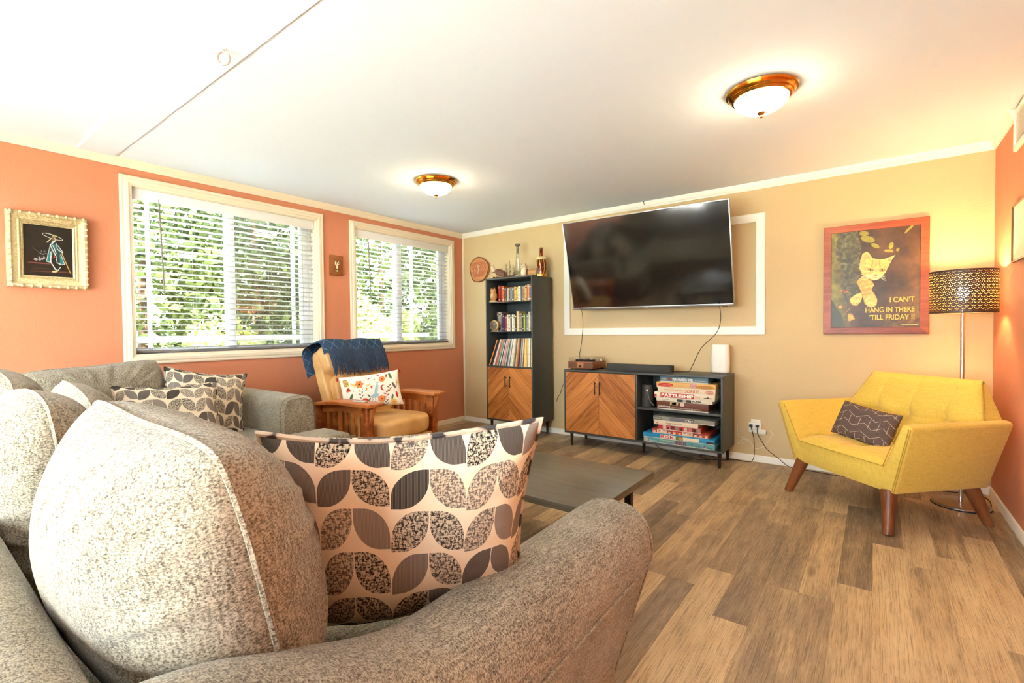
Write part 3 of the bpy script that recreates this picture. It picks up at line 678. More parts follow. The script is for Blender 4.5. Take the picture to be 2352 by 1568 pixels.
def cl(u, v):
    p = cloth_path(v); y = -.355+.665*u; q = BM @ Vector((p.x+.006*math.sin(19*u+3*v)+.01*max(0, .12-u)*8*(1-v), y, p.z+.006*math.sin(11*u)+.004)); 
    if u < .12: q.z -= (.12-u)**2*2.2; q.x -= (.12-u)*.25
    return tuple(q)
cb_ = MB(); cb_.grid(cl, 60, 40)
cb_.build('knit_cloth', M_BLUE, bk, angle=80)
fr = MB(); rng = random.Random(5)
for k in range(110):
    u = .06+.94*k/109; p = Vector(cl(u, 1.0)); L = rng.uniform(.17, .225); sw = rng.uniform(-.012, .012)
    a = BM.to_3x3() @ Vector((.006, 0, -1)); a.normalize(); a = (a*.8+Vector((0, 0, -.2))).normalized()
    fr.tube([p+Vector((.004, 0, .01)), p+a*L*.4+Vector((.012+rng.uniform(0, .006), sw*.5, 0)), p+a*L*.75+Vector((.014+rng.uniform(0, .008), sw, 0)), p+a*L+Vector((.014, sw*1.5, 0))], [.005, .006, .005, .003], 5)
tag(fr.build('fringe', plain('blue_yarn', (50, 66, 90), .95), bk), kind='stuff')
# floral pillow
def raster_mesh(name, w, h, nx, ny, fn, point=None):
    """flat grid in local x/z (facing -y) whose vertex colours carry the print; fn(U,V)->(n,3) sRGB 0..255"""
    U, V = np.meshgrid(np.linspace(0, 1, nx+1), np.linspace(0, 1, ny+1)); rgb = fn(U.ravel(), V.ravel())/255.0
    lin = np.where(rgb <= .04045, rgb/12.92, ((np.clip(rgb, 0, 1)+.055)/1.055)**2.4)
    xs = (U.ravel()-.5)*w; zs = V.ravel()*h
    vs = np.stack([xs, np.zeros_like(xs), zs], 1) if point is None else point(U.ravel(), V.ravel())
    idx = np.arange((nx+1)*(ny+1)).reshape(ny+1, nx+1); f = np.stack([idx[:-1, :-1], idx[:-1, 1:], idx[1:, 1:], idx[1:, :-1]], -1).reshape(-1, 4)
    me = bpy.data.meshes.new(name); me.from_pydata(vs.tolist(), [], f.tolist())
    at = me.color_attributes.new('print', 'FLOAT_COLOR', 'POINT'); at.data.foreach_set('color', np.concatenate([lin, np.ones((len(lin), 1))], 1).astype(np.float32).ravel())
    me.polygons.foreach_set('use_smooth', [True]*len(me.polygons)); me.update(); return me
def el(U, V, cx, cy, rx, ry, a=0):
    c, s = math.cos(a), math.sin(a); x, y = U-cx, V-cy; p, q = (x*c+y*s)/rx, (-x*s+y*c)/ry; return p*p+q*q < 1
def seg(U, V, x0, y0, x1, y1, r, asp=1.0):
    x, y, dx, dy = (U-x0)*asp, V-y0, (x1-x0)*asp, y1-y0; t = np.clip((x*dx+y*dy)/max(dx*dx+dy*dy, 1e-9), 0, 1); return (x-t*dx)**2+(y-t*dy)**2 < r*r
def poly(U, V, pts):
    ins = np.zeros(U.shape, bool); n = len(pts)
    for i in range(n):
        (x0, y0), (x1, y1) = pts[i], pts[(i+1) % n]
        if y0 == y1: continue
        ins ^= ((y0 > V) != (y1 > V)) & (U < (x1-x0)*(V-y0)/(y1-y0)+x0)
    return ins
def floral(U, V):
    A = 1.62; o = np.tile(np.array([244., 236., 218.]), (len(U), 1)); X = U*A
    red, org, yel, grn, blu, gry, dkb = (196, 62, 40), (226, 138, 70), (236, 196, 110), (92, 112, 74), (168, 190, 200), (110, 98, 96), (70, 54, 50)
    def fl(cx, cy, r, c, c2, n=6):
        for k in range(n):
            a = 2*PI*k/n; o[el(X, V, cx+.6*r*math.cos(a), cy+.6*r*math.sin(a), r*.42, r*.34, a)] = c
        o[el(X, V, cx, cy, r*.25, r*.25)] = c2
    def lf(cx, cy, L, a, c): o[el(X, V, cx, cy, L, L*.36, a)] = c
    o[el(X, V, .14, .80, .075, .12, .2)] = yel
    for i in range(5):
        for j in range(5): o[el(X, V, .09+.025*i, .72+.04*j, .009, .012)] = dkb
    for k in (-.4, 0, .4): lf(.17+k*.06, .60, .06, 1.5+k, red)
    fl(.48, .72, .12, org, dkb); 
    for k in range(5): lf(.50+(.03 if k % 2 else -.03), .32+.05*k, .035, .8 if k % 2 else 2.3, grn)
    lf(.22, .38, .10, 1.1, grn); lf(.31, .72, .09, -.8, yel); fl(.27, .12, .12, (90, 66, 60), yel, 8); fl(.27, .12, .08, (250, 244, 230), yel, 8)
    lf(.75, .84, .04, .5, red); lf(.66, .55, .05, 1.2, org); lf(.80, .58, .05, 2.0, red); lf(.72, .66, .06, .2, yel)
    o[el(X, V, .93, .50, .045, .18, -.3)] = blu; o[el(X, V, .86, .32, .12, .06, .2)] = blu; o[el(X, V, .98, .70, .04, .03)] = blu
    for k in (-.05, .03, .1): o[seg(X, V, .84+k, .30, .82+k*1.3, .06, .012)] = blu
    o[el(X, V, .58, .16, .10, .13)] = red; o[el(X, V, .58, .14, .05, .09)] = dkb; o[el(X, V, .58, .12, .02, .06)] = yel
    for k in range(3): lf(.70, .12+.11*k, .055, .9 if k % 2 else 2.2, grn)
    fl(1.12, .78, .09, org, red, 8); lf(1.02, .92, .05, 2.2, red); lf(1.25, .86, .06, 1.4, red); lf(1.36, .84, .10, 1.9, grn); lf(1.44, .55, .10, 2.0, gry)
    o[el(X, V, 1.12, .52, .07, .09) & ~el(X, V, 1.15, .52, .05, .07)] = red
    for k in range(4): lf(1.30+(.03 if k % 2 else -.03), .42+.05*k, .045, .7 if k % 2 else 2.4, (150, 76, 50))
    for k in range(4): lf(1.18+(.04 if k % 2 else -.04), .24+.05*k, .05, .5 if k % 2 else 2.6, red)
    fl(1.04, .20, .10, org, red, 9); lf(1.34, .22, .08, 1.2, grn); lf(1.48, .28, .09, 1.6, red); fl(1.36, .08, .09, yel, org, 7); lf(1.54, .62, .07, 1.5, yel)
    for k in range(5): lf(1.16+(.03 if k % 2 else -.03), .02+.04*k, .035, .6 if k % 2 else 2.5, dkb)
    rg = np.random.RandomState(4)
    for k in range(60): o[el(X, V, rg.uniform(.05, 1.57), rg.uniform(.05, .95), .012, .012)] = [red, org, gry, yel, blu][k % 5]
    return o
fp = thing('throw_pillow', 'white lumbar pillow with a colourful flower print on the recliner', 'pillow', (.83, -1.99, 0), .132)
FPM = Matrix.Translation((.03, -.115, .668)) @ frame_from((.60, .78, .10), (-.26, .12, .95)).to_4x4()
def fpt(side):
    def f(U, V):
        u, v = 2*U-1, 2*V-1; x = .25*u*(1-.05*(1-v*v)); y = .155*v*(1-.08*(1-u*u)); z = side*.06*((1-u**4)*(1-v**4))**.5
        return np.array([list(FPM @ Vector(p)) for p in zip(x, y, z)])
    return f
link('cover', raster_mesh('cover', 1, 1, 170, 100, floral, fpt(1)), M_CLOTHPRINT, fp)
me = raster_mesh('cover_back', 1, 1, 30, 20, lambda U, V: np.tile(np.array([240., 230., 210.]), (len(U), 1)), fpt(-1)); me.flip_normals(); link('cover_back', me, M_CLOTHPRINT, fp)
for sx in (-1, 1):
    q = FPM @ Vector((sx*.252, .155, 0)); MB().tube([q, q+Vector((0, sx*.012, -.004)), q+Vector((.004, sx*.014, -.03))], [.004, .007, .006], 6).build('tassel', plain('red_yarn', (190, 52, 40), .9), fp)
pm = thing('remote_control', 'slim pale remote control on the near recliner arm', 'remote', (.83, -1.99, 0), .132)
MB().box(.12, -.41, az(.2)+.0005, .25, -.365, az(.2)+.012).build('body', plain('pale_grey', (216, 206, 190), .5), pm, bevel=.004)
for k in range(3): MB().box(.14+.03*k, -.398, az(.2)+.012, .155+.03*k, -.378, az(.2)+.0135).build('button', plain('grey_button', (150, 144, 136), .5), pm)

# ------------------------------------------------------------------ mustard loveseat
M_YPIPE = plain('mustard_piping', (196, 152, 56), .85)
lv = thing('loveseat', 'mustard yellow tufted loveseat with flared arms and tapered wooden legs', 'loveseat', (4.333, -.716, 0), math.radians(-43.8))
vf = lambda z: -.300-.085*(z-.22)
for s in (-1, 1):
    poly_ = [(.28, .225), (.385, .225), (.512, .622), (.490, .640), (.452, .640), (.325, .375)]
    vs = []; n = len(poly_)
    for v0 in (0, 1):
        for a, b in poly_: vs.append((s*a, vf(b) if v0 == 0 else .335, b))
    fs = [list(range(n)), [n+i for i in range(n)][::-1]]+[(i, n+i, n+(i+1) % n, (i+1) % n) for i in range(n)]
    if s < 0: fs = [f[::-1] for f in fs]
    a_ = MB().add(vs, fs).build('arm', M_YELLOW, lv, bevel=.014, seg=3, angle=50)
    for off in (.006, .020):
        MB().tube([(s*(.385-off*.8), vf(.225)-.003, .235), (s*(.51-off*.8), vf(.62)-.003, .618)], .0022, 6).build('piping', M_YPIPE, a_)
    MB().tube(smooth_pts([(s*.322, vf(.37)-.003, .372), (s*.365, vf(.46)-.003, .46), (s*.446, vf(.62)-.003, .626)], 5), .0025, 6).build('piping', M_YPIPE, a_)
fp_ = MB().add([(-.30, vf(.225), .225), (.30, vf(.225), .225), (.335, vf(.375), .375), (-.335, vf(.375), .375), (-.30, .32, .225), (.30, .32, .225), (.335, .32, .375), (-.335, .32, .375)],
        [(0, 1, 2, 3), (5, 4, 7, 6), (3, 2, 6, 7), (4, 5, 1, 0), (1, 5, 6, 2), (4, 0, 3, 7)]).build('base', M_YELLOW, lv, bevel=.008)
MB().tube([(-.33, vf(.375)-.004, .376), (.33, vf(.375)-.004, .376)], .003, 6).build('piping', M_YPIPE, fp_)
st = MB()
def seat(u, v):
    x = -.325+.65*u; y = -.315+.45*v; e = ((1-abs(2*u-1)**6)*(1-abs(2*v-1)**5))**.4; d = math.hypot(x/.07, (y+.12)/.07)
    z = .372+.055*e-.022*math.exp(-d*d)-.010*math.exp(-(x/.006)**2)*e
    return (x*(1+.03*e), y, z)
st.grid(seat, 60, 30); so = st.build('seat_cushion', M_YELLOW, lv, angle=80)
MB().blob((0, -.12, .411), (.012, .012, .006), 10, 6).build('button', M_YELLOW, so)
bk_ = MB()
def bfront(u, v):
    z = .385+.45*v; hw = (.325+.115*min(1, (z-.385)/.245)) if z < .63 else .44-.085*(z-.63)/.205
    x = hw*(2*u-1); y = .105+.215*(z-.385)/.45; e = ((1-abs(2*u-1)**8)*(1-abs(2*v-1)**8))**.4; y -= .035*e
    for bx in (-.225, 0, .225):
        d = math.hypot((x-bx)/.05, (z-.60)/.05); y += .042*math.exp(-d*d)+.013*math.exp(-((x-bx-.02*math.sin((z-.6)*8))/.007)**2)*e
    y += .010*math.exp(-((z-.6)/.008)**2)*e
    return (x, y, z)
def bback(u, v):
    z = .24+.595*v; hw = (.36+.085*min(1, (z-.24)/.38)) if z < .63 else .445-.09*(z-.63)/.205
    return (hw*(2*u-1), .345, z)
bk_.grid(bfront, 72, 40); bk_.grid(bback, 8, 40, flip=True)
nv = 40
for side in (0, 1): bk_.grid(lambda u, v, side=side: (lambda A, B: tuple(Vector(A).lerp(Vector(B), u)))(bfront(side, v), bback(side, v)), 6, 40, flip=(side == 0))
bk_.grid(lambda u, v: (lambda A, B: tuple(Vector(A).lerp(Vector(B), v)+Vector((0, 0, .016*math.sin(PI*v)))))(bfront(u, 1), bback(u, 1)), 72, 5)
bko = bk_.build('backrest', M_YELLOW, lv, weld=.0008, angle=60)
for bx in (-.225, 0, .225): MB().blob((bx, bfront((bx/.427+1)/2, .478)[1]-.004, .60), (.012, .008, .012), 10, 6).build('button', M_YELLOW, bko)
for s in (-1, 1): MB().tube([Vector(bfront((1+s)/2, v/20))+Vector((s*.003, -.002, 0)) for v in range(11, 21)], .0028, 6).build('piping', M_YPIPE, bko)
for sx in (-1, 1):
    for sy in (-1, 1): MB().tube([(sx*.385, sy*.345, 0), (sx*.384, sy*.344, .004), (sx*.33, sy*.275, .232)], [.025, .026, .041], 16).build('leg', M_WALNUT, lv, angle=50)
tp = thing('throw_pillow', 'taupe lumbar pillow with thin cream geometric lines on the loveseat', 'pillow', (4.333, -.716, 0), math.radians(-43.8))
q = MB(); q = pillow_mb(.40, .245, .12, 36, 28, 3.5, .55, .05, .004, 21, .001)
TM = Matrix.Translation((-.075, -.03, .525)) @ frame_from((1, .10, -.10), (.03, .42, .9)).to_4x4()
q.v = [tuple(TM @ Vector(p)) for p in q.v]; q.build('cover', M_GEO, tp, weld=.0004, angle=80)

# ------------------------------------------------------------------ floor lamp
LX, LY = 4.762, -.385
lamp = thing('floor_lamp', 'steel floor lamp with dark pierced drum shade glowing in the corner', 'lamp', (LX, LY, 0))
MB().lathe([(.0, .004), (.147, .004), (.15, .008), (.15, .014), (.146, .020), (.03, .026), (.012, .028), (0, .028)], 48).build('base', M_STEEL, lamp, angle=30)
MB().lathe([(.15, 0), (.152, .002), (.152, .005), (.15, .006)], 48).build('base_pad', M_RUBBER, lamp)
MB().tube([(0, 0, .026), (0, 0, 1.30)], .0115, 16).build('pole', M_STEEL, lamp)
ts = NT('pierced_shade'); x, y, _ = ts.sep(ts.co('UV'))
U_ = ts.mt('MULTIPLY', x, 34.0); V_ = ts.mt('MULTIPLY', y, 15.0); rw = ts.mt('FLOOR', V_); U2 = ts.mt('ADD', U_, ts.mt('MULTIPLY', ts.mt('MODULO', rw, 2.0), .5))
a_ = ts.mt('MULTIPLY', ts.mt('SUBTRACT', ts.mt('FRACT', U2), .5), 1.0); b_ = ts.mt('MULTIPLY', ts.mt('SUBTRACT', ts.mt('FRACT', V_), .78), .62)
rr = ts.mt('SQRT', ts.mt('ADD', ts.mt('MULTIPLY', a_, a_), ts.mt('MULTIPLY', b_, b_)))
ring = ts.mt('MULTIPLY', ts.mt('LESS_THAN', ts.mt('ABSOLUTE', ts.mt('SUBTRACT', rr, .36)), .034), ts.mt('LESS_THAN', b_, -.06))
dot = ts.mt('LESS_THAN', rr, .045)
hole = ts.mt('MULTIPLY', ts.mt('MAXIMUM', ring, dot), ts.mt('MULTIPLY', ts.mt('GREATER_THAN', y, .04), ts.mt('LESS_THAN', y, .965)))
geo = ts.n('NewGeometry'); ts.base(ts.mix(geo.outputs['Backfacing'], s2l(70, 52, 42), s2l(150, 104, 52)), .5, .0)
trn = ts.n('BsdfTransparent'); mx = ts.n('MixShader'); ts.put(mx.inputs[0], hole); ts.t.links.new(ts.p.outputs[0], mx.inputs[1]); ts.t.links.new(trn.outputs[0], mx.inputs[2]); ts.t.links.new(mx.outputs[0], ts.out.inputs[0])
R_ = .168
sh = MB().grid(lambda u, v: (R_*math.cos(2*PI*u), R_*math.sin(2*PI*u), 1.258+.27*v), 96, 4).build('shade', ts.m, lamp, angle=60)
for z in (1.258, 1.528): MB().tube([(R_*math.cos(2*PI*k/64), R_*math.sin(2*PI*k/64), z) for k in range(64)], .0025, 6, closed=True).build('rim', plain('shade_rim', (60, 46, 38), .5), sh)
for k in range(3):
    a = 2*PI*k/3+.4; MB().tube([(.014*math.cos(a), .014*math.sin(a), 1.30), (R_*math.cos(a), R_*math.sin(a), 1.262)], .002, 5).build('spoke', M_STEEL, sh)
MB().lathe([(.0, 1.295), (.017, 1.295), (.018, 1.34), (.0, 1.342)], 16).build('socket', M_WHITEP, lamp)
bulb = MB(); bulb.lathe([(.001, 1.338), (.014, 1.34), (.02, 1.36), (.029, 1.385), (.03, 1.40), (.024, 1.42), (.012, 1.43), (.001, 1.432)], 20)
bulb.build('bulb', m_emit('lamp_bulb', (255, 206, 130), 40.0), lamp)
ld = bpy.data.lights.new('lamp_light', 'POINT'); ld.energy = 4.5; ld.color = (1.0, .72, .40); ld.shadow_soft_size = .03
lo = bpy.data.objects.new('lamp_light', ld); C.objects.link(lo); lo.parent = lamp; lo.location = (0, 0, 1.46)
# ------------------------------------------------------------------ bookcase and media stand
def clip(poly, nx, ny, d):                            # keep nx*x+ny*y <= d
    out = []; n = len(poly)
    for i in range(n):
        (ax, ay), (bx, by) = poly[i], poly[(i+1) % n]; da, db = nx*ax+ny*ay-d, nx*bx+ny*by-d
        if da <= 0: out.append((ax, ay))
        if da*db < 0: t = da/(da-db); out.append((ax+t*(bx-ax), ay+t*(by-ay)))
    return out
def chevron_door(parent, x0, x1, z0, z1, yf, sgn, hx, hz0, hz1, pw=.078):
    d = MB().box(x0, yf+.0025, z0, x1, yf+.018, z1).build('door', plain('door_core', (92, 52, 26), .6), parent, bevel=.001)
    c = s = math.sqrt(.5); dirv = (c, sgn*s); nv = (-sgn*s, c); rect = [(x0, z0), (x1, z0), (x1, z1), (x0, z1)]
    ds = [nv[0]*a+nv[1]*b for a, b in rect]; k0 = min(ds); off = (0.03 if sgn > 0 else .03)
    k = k0-off; i = 0
    while k < max(ds):
        wdt = pw*(1, .72, 1.15, .85)[i % 4]; i += 1
        p = clip(clip(rect, nv[0], nv[1], k+wdt-.0012), -nv[0], -nv[1], -(k+.0012)); k += wdt
        if len(p) < 3: continue
        area = abs(sum(p[j][0]*p[(j+1) % len(p)][1]-p[(j+1) % len(p)][0]*p[j][1] for j in range(len(p))))/2
        if area < 2e-5: continue
        uv = [(a*dirv[0]+b*dirv[1], a*nv[0]+b*nv[1]) for a, b in p]
        MB().prism(p, lambda a, b, q: (a, q, b), yf+.003, yf, uv).build('plank', M_TEAK, d, smooth=False)
    h = MB().tube([(hx, yf-.028, hz0), (hx, yf-.028, hz1)], .005, 10)
    for z in (hz0+.018, hz1-.018): h.tube([(hx, yf, z), (hx, yf-.028, z)], .004, 8)
    h.build('handle', M_BLACK, d); return d
def tleg(parent, x, y, h): MB().lathe([(.011, 0), (.012, .003), (.0165, h), (.0165, h+.001)], 14, (x, y, 0)).build('leg', M_BLACK, parent)
bc = thing('bookcase', 'tall charcoal bookcase with open shelves and chevron wood doors', 'bookcase', (0, 0, 0))
X0, X1, Y0, Y1, Z0, Z1 = .745, 1.395, -.425, -.03, .155, 1.765
bc.location = ((X0+X1)/2, (Y0+Y1)/2, 0); BO = (-(X0+X1)/2, -(Y0+Y1)/2, 0)
def bp_(mb, name, mat=M_CHAR, **k): return mb.build(name, mat, bc, BO, **k)
bp_(MB().box(X0, Y0, Z0, X0+.016, Y1, Z1), 'side_panel', bevel=.001); bp_(MB().box(X1-.016, Y0, Z0, X1, Y1, Z1), 'side_panel', bevel=.001)
bp_(MB().box(X0+.016, Y0, Z1-.016, X1-.016, Y1, Z1), 'top_panel', bevel=.001); bp_(MB().box(X0+.016, Y0, Z0, X1-.016, Y1, Z0+.016), 'bottom_panel', bevel=.001)
bp_(MB().box(X0+.016, Y1-.006, Z0+.016, X1-.016, Y1, Z1-.016), 'back_panel', M_CHARD)
bp_(MB().box(X0+.016, Y0+.001, .759, X1-.016, Y1-.006, .775), 'fixed_shelf', bevel=.001)
for z in (1.163, 1.498):
    bp_(MB().box(X0+.018, Y0+.045, z-.008, X1-.018, Y1-.008, z), 'shelf', plain('smoked_shelf', (58, 58, 54), .2), bevel=.001)
    for q in (X0+.022, X1-.022): bp_(MB().tube([(q-.006, Y0+.06, z-.013), (q+.006, Y0+.06, z-.013)], .004, 8), 'shelf_pin', M_STEEL)
hold = MB()
for z in [.9+.05*k for k in range(16)]:
    for q in (X0+.0165, X1-.0165): hold.tube([(q-.0004, Y0+.07, z), (q+.0004, Y0+.07, z)], .0025, 6)
bp_(hold, 'peg_holes', plain('peg_hole', (150, 150, 140), .5))
bp_(MB().box(1.205, Y1-.0075, .78, 1.212, Y1-.006, Z1-.02), 'back_seam', M_BLACK)
LT = thing('x', 'x', 'x'); bpy.data.objects.remove(LT)
db = bpy.data.objects
chd = []
for a in ((X0+.018, 1.0685, 1, 1.036), (1.0705, X1-.018, -1, 1.101)):
    d = chevron_door(bc, a[0], a[1], .176, .757, Y0-.002, a[2], a[3], .543, .670, .074); d.location = BO
for p in ((.79, -.39), (.80, -.075), (1.345, -.39), (1.345, -.075)):
    MB().lathe([(.011, 0), (.012, .003), (.0165, .154), (.0165, .156)], 14, (p[0], p[1], 0)).build('leg', M_BLACK, bc, BO)

sx0, sx1, sy0, sy1, sz0, sz1 = 1.785, 3.306, -.43, -.02, .130, .772
ms = thing('media_stand', 'long charcoal media stand with chevron wood doors and open shelves', 'tv stand', ((sx0+sx1)/2, (sy0+sy1)/2, 0)); SOF = (-(sx0+sx1)/2, -(sy0+sy1)/2, 0)
def mp(mb, name, mat=M_CHAR, **k): return mb.build(name, mat, ms, SOF, **k)
mp(MB().box(sx0, sy0, sz1-.017, sx1, sy1, sz1), 'top_panel', bevel=.001); mp(MB().box(sx0, sy0, sz0, sx1, sy1, sz0+.017), 'bottom_panel', bevel=.001)
mp(MB().box(sx0, sy0, sz0+.017, sx0+.016, sy1, sz1-.017), 'side_panel', bevel=.001); mp(MB().box(sx1-.016, sy0, sz0+.017, sx1, sy1, sz1-.017), 'side_panel', bevel=.001)
mp(MB().box(2.547, sy0, sz0+.017, 2.563, sy1-.006, sz1-.017), 'divider', bevel=.001); mp(MB().box(2.563, sy0+.002, .437, sx1-.016, sy1-.006, .455), 'shelf', bevel=.001)
mp(MB().box(sx0+.016, sy1-.006, sz0+.017, sx1-.016, sy1, sz1-.017), 'back_panel', M_CHARD)
for a in ((sx0+.018, 2.1725, 1, 2.142), (2.1745, 2.545, -1, 2.193)):
    d = chevron_door(ms, a[0], a[1], .152, .751, sy0-.002, a[2], a[3], .540, .668, .08); d.location = SOF
for p in ((1.85, -.395), (1.84, -.08), (2.555, -.25), (3.272, -.395), (3.265, -.09)):
    MB().lathe([(.011, 0), (.012, .003), (.0175, .129), (.0175, .131)], 14, (p[0], p[1], 0)).build('leg', M_BLACK, ms, SOF)

# ------------------------------------------------------------------ books
ORD = ['first', 'second', 'third', 'fourth', 'fifth', 'sixth', 'seventh', 'eighth', 'ninth', 'tenth', 'eleventh', 'twelfth', 'thirteenth', 'fourteenth', 'fifteenth', 'sixteenth', 'seventeenth', 'eighteenth', 'nineteenth', 'twentieth', 'twenty-first', 'twenty-second']+['twenty-'+q for q in ('third', 'fourth', 'fifth', 'sixth', 'seventh', 'eighth', 'ninth')]+['thirtieth']+['thirty-'+q for q in ('first', 'second', 'third', 'fourth', 'fifth', 'sixth', 'seventh', 'eighth', 'ninth')]+['fortieth', 'forty-first', 'forty-second']
def cname(c):
    r, g, b = c; m = max(c); mn = min(c)
    if m-mn < 26: return 'black' if m < 70 else 'dark grey' if m < 110 else 'grey' if m < 180 else 'pale'
    if r == m: return ('yellow' if g > .78*r and b < .7*g else 'tan' if g > .62*r and m < 215 else 'cream' if b > .65*r else 'orange' if g > .4*r else 'red')
    return 'blue' if b == m else 'green'
def book(w, h, d):
    mb = MB(); t = .0022
    mb.box(-w/2, -d/2, 0, -w/2+t, d/2, h); mb.box(w/2-t, -d/2, 0, w/2, d/2, h)
    n = 4
    mb.grid(lambda u, v: (-w/2+w*u, -d/2-.004*math.sin(PI*u), h*v), n, 1); mb.grid(lambda u, v: (-w/2+t+(w-2*t)*u, -d/2+t, h*v), 1, 1, flip=True)
    mb.cur = 1; mb.box(-w/2+t, -d/2+t, .004, w/2-t, d/2-.004, h-.004); mb.cur = 2
    for z in (.12, .84): mb.grid(lambda u, v: (-w/2+w*u, -d/2-.0006-.004*math.sin(PI*u), h*(z+.05*v)), n, 1)
    return mb
M_BAND = plain('spine_band', (206, 180, 120), .5)
def book_row(xs, z, yf, specs, shelf, group):
    x = xs
    for i, (w, h, c, *dd) in enumerate(specs):
        d = .13+.03*random.random()
        me = book(w-.001, h, d).mesh('book', angle=40); 
        for q in (M_OBJ, M_PAGES, plain('band_%d' % (i % 3), [(206, 180, 120), (60, 50, 46), (220, 214, 200)][i % 3], .5)): me.materials.append(q)
        dy = dd[0] if dd else random.uniform(0, .012)
        o = link('book', me, None, None, (x+w/2, yf+d/2+dy, z+.0004), color=s2l(*c))
        tag(o, '%s book, %s from the left in the row on the %s shelf' % (cname(c), ORD[i], shelf), 'book', group); x += w+.0006
S1 = [(.034, .195, (178, 42, 34)), (.026, .190, (150, 30, 28)), (.028, .185, (222, 112, 40)), (.026, .165, (120, 92, 84)), (.022, .165, (70, 60, 58)), (.016, .16, (222, 206, 170)), (.02, .165, (96, 92, 88)), (.024, .165, (146, 146, 150)), (.022, .165, (120, 124, 134)), (.022, .17, (196, 150, 60)), (.02, .165, (238, 190, 80)), (.018, .16, (226, 200, 140)), (.034, .17, (242, 234, 206)), (.022, .17, (96, 98, 96)), (.024, .17, (150, 112, 84)), (.02, .165, (188, 170, 128)), (.022, .175, (232, 176, 88)), (.028, .185, (224, 150, 110)), (.024, .18, (110, 96, 120)), (.024, .18, (226, 206, 130)), (.026, .185, (150, 176, 178))]
book_row(.826, 1.498, -.30, S1, 'upper', 'books on the upper shelf')
S2 = [(.024, .225, (90, 88, 84)), (.042, .225, (170, 162, 150)), (.018, .22, (120, 96, 88)), (.02, .2, (70, 56, 88)), (.022, .18, (44, 48, 100)), (.022, .18, (176, 44, 44)), (.026, .19, (238, 224, 196)), (.024, .19, (226, 210, 180)), (.02, .185, (60, 54, 50)), (.024, .19, (244, 234, 210)), (.018, .185, (216, 196, 160)), (.02, .19, (70, 66, 66)), (.034, .225, (226, 196, 130)), (.042, .20, (150, 138, 120)), (.02, .19, (66, 62, 58)), (.022, .19, (190, 196, 50)), (.02, .19, (90, 96, 60)), (.024, .19, (130, 134, 144)), (.026, .215, (220, 208, 160)), (.024, .215, (120, 112, 128)), (.028, .22, (146, 128, 130))]
book_row(.800, 1.163, -.30, S2, 'lower', 'books on the lower shelf')
# records leaning in the cubby above the doors
rm = MB(); tk = .0142
rm.box(-tk/2, 0, 0, -tk/2+.002, .31, .312); rm.box(tk/2-.002, 0, 0, tk/2, .31, .312); rm.box(-tk/2+.002, 0.0, 0.0, tk/2-.002, .002, .312); rm.cur = 1; rm.box(-tk/2+.002, .004, .003, tk/2-.002, .30, .309)
rme = rm.mesh('vinyl_record', bevel=0, smooth=False); rme.materials.append(M_OBJ); rme.materials.append(M_PAGES)
RC = [(214, 130, 50), (30, 28, 28), (70, 60, 56), (222, 214, 200), (228, 200, 190), (150, 120, 100), (206, 90, 70), (190, 170, 150), (110, 150, 120), (230, 226, 214), (70, 64, 60), (226, 206, 176), (186, 130, 140), (214, 160, 170), (110, 96, 84), (200, 180, 150), (60, 56, 56), (130, 150, 140), (222, 216, 206), (110, 120, 130), (226, 218, 200), (236, 226, 190), (226, 206, 160), (150, 140, 120), (90, 80, 70), (200, 176, 130), (214, 140, 60), (150, 80, 40), (60, 60, 80), (180, 176, 176), (120, 116, 130), (222, 200, 160), (120, 90, 60), (230, 200, 120), (236, 206, 120), (226, 190, 110), (150, 130, 90), (228, 220, 200), (236, 230, 216), (130, 110, 90), (226, 216, 150), (110, 90, 70)]
n = len(RC); xb = X0+.020; tilt0 = math.radians(22)
for i, c in enumerate(RC):
    f = i/(n-1); th = tilt0*(1-f)**1.1+.004; x = xb+tk/2*math.cos(th)
    o = link('vinyl_record', rme, None, None, (x, -.405+random.uniform(0, .012), .7755+tk/2*math.sin(th)), (0, th, 0), color=s2l(*c))
    lab = {0: 'orange record sleeve, first at the left end of the leaning row'}.get(i, 'thin %s record sleeve, %s from the left in the leaning row' % (cname(c), ORD[i]))
    tag(o, lab, 'record', 'records in the bookcase'); xb += tk/math.cos(th)*1.005 if i else tk+.006
print('records end', xb, X1-.016)

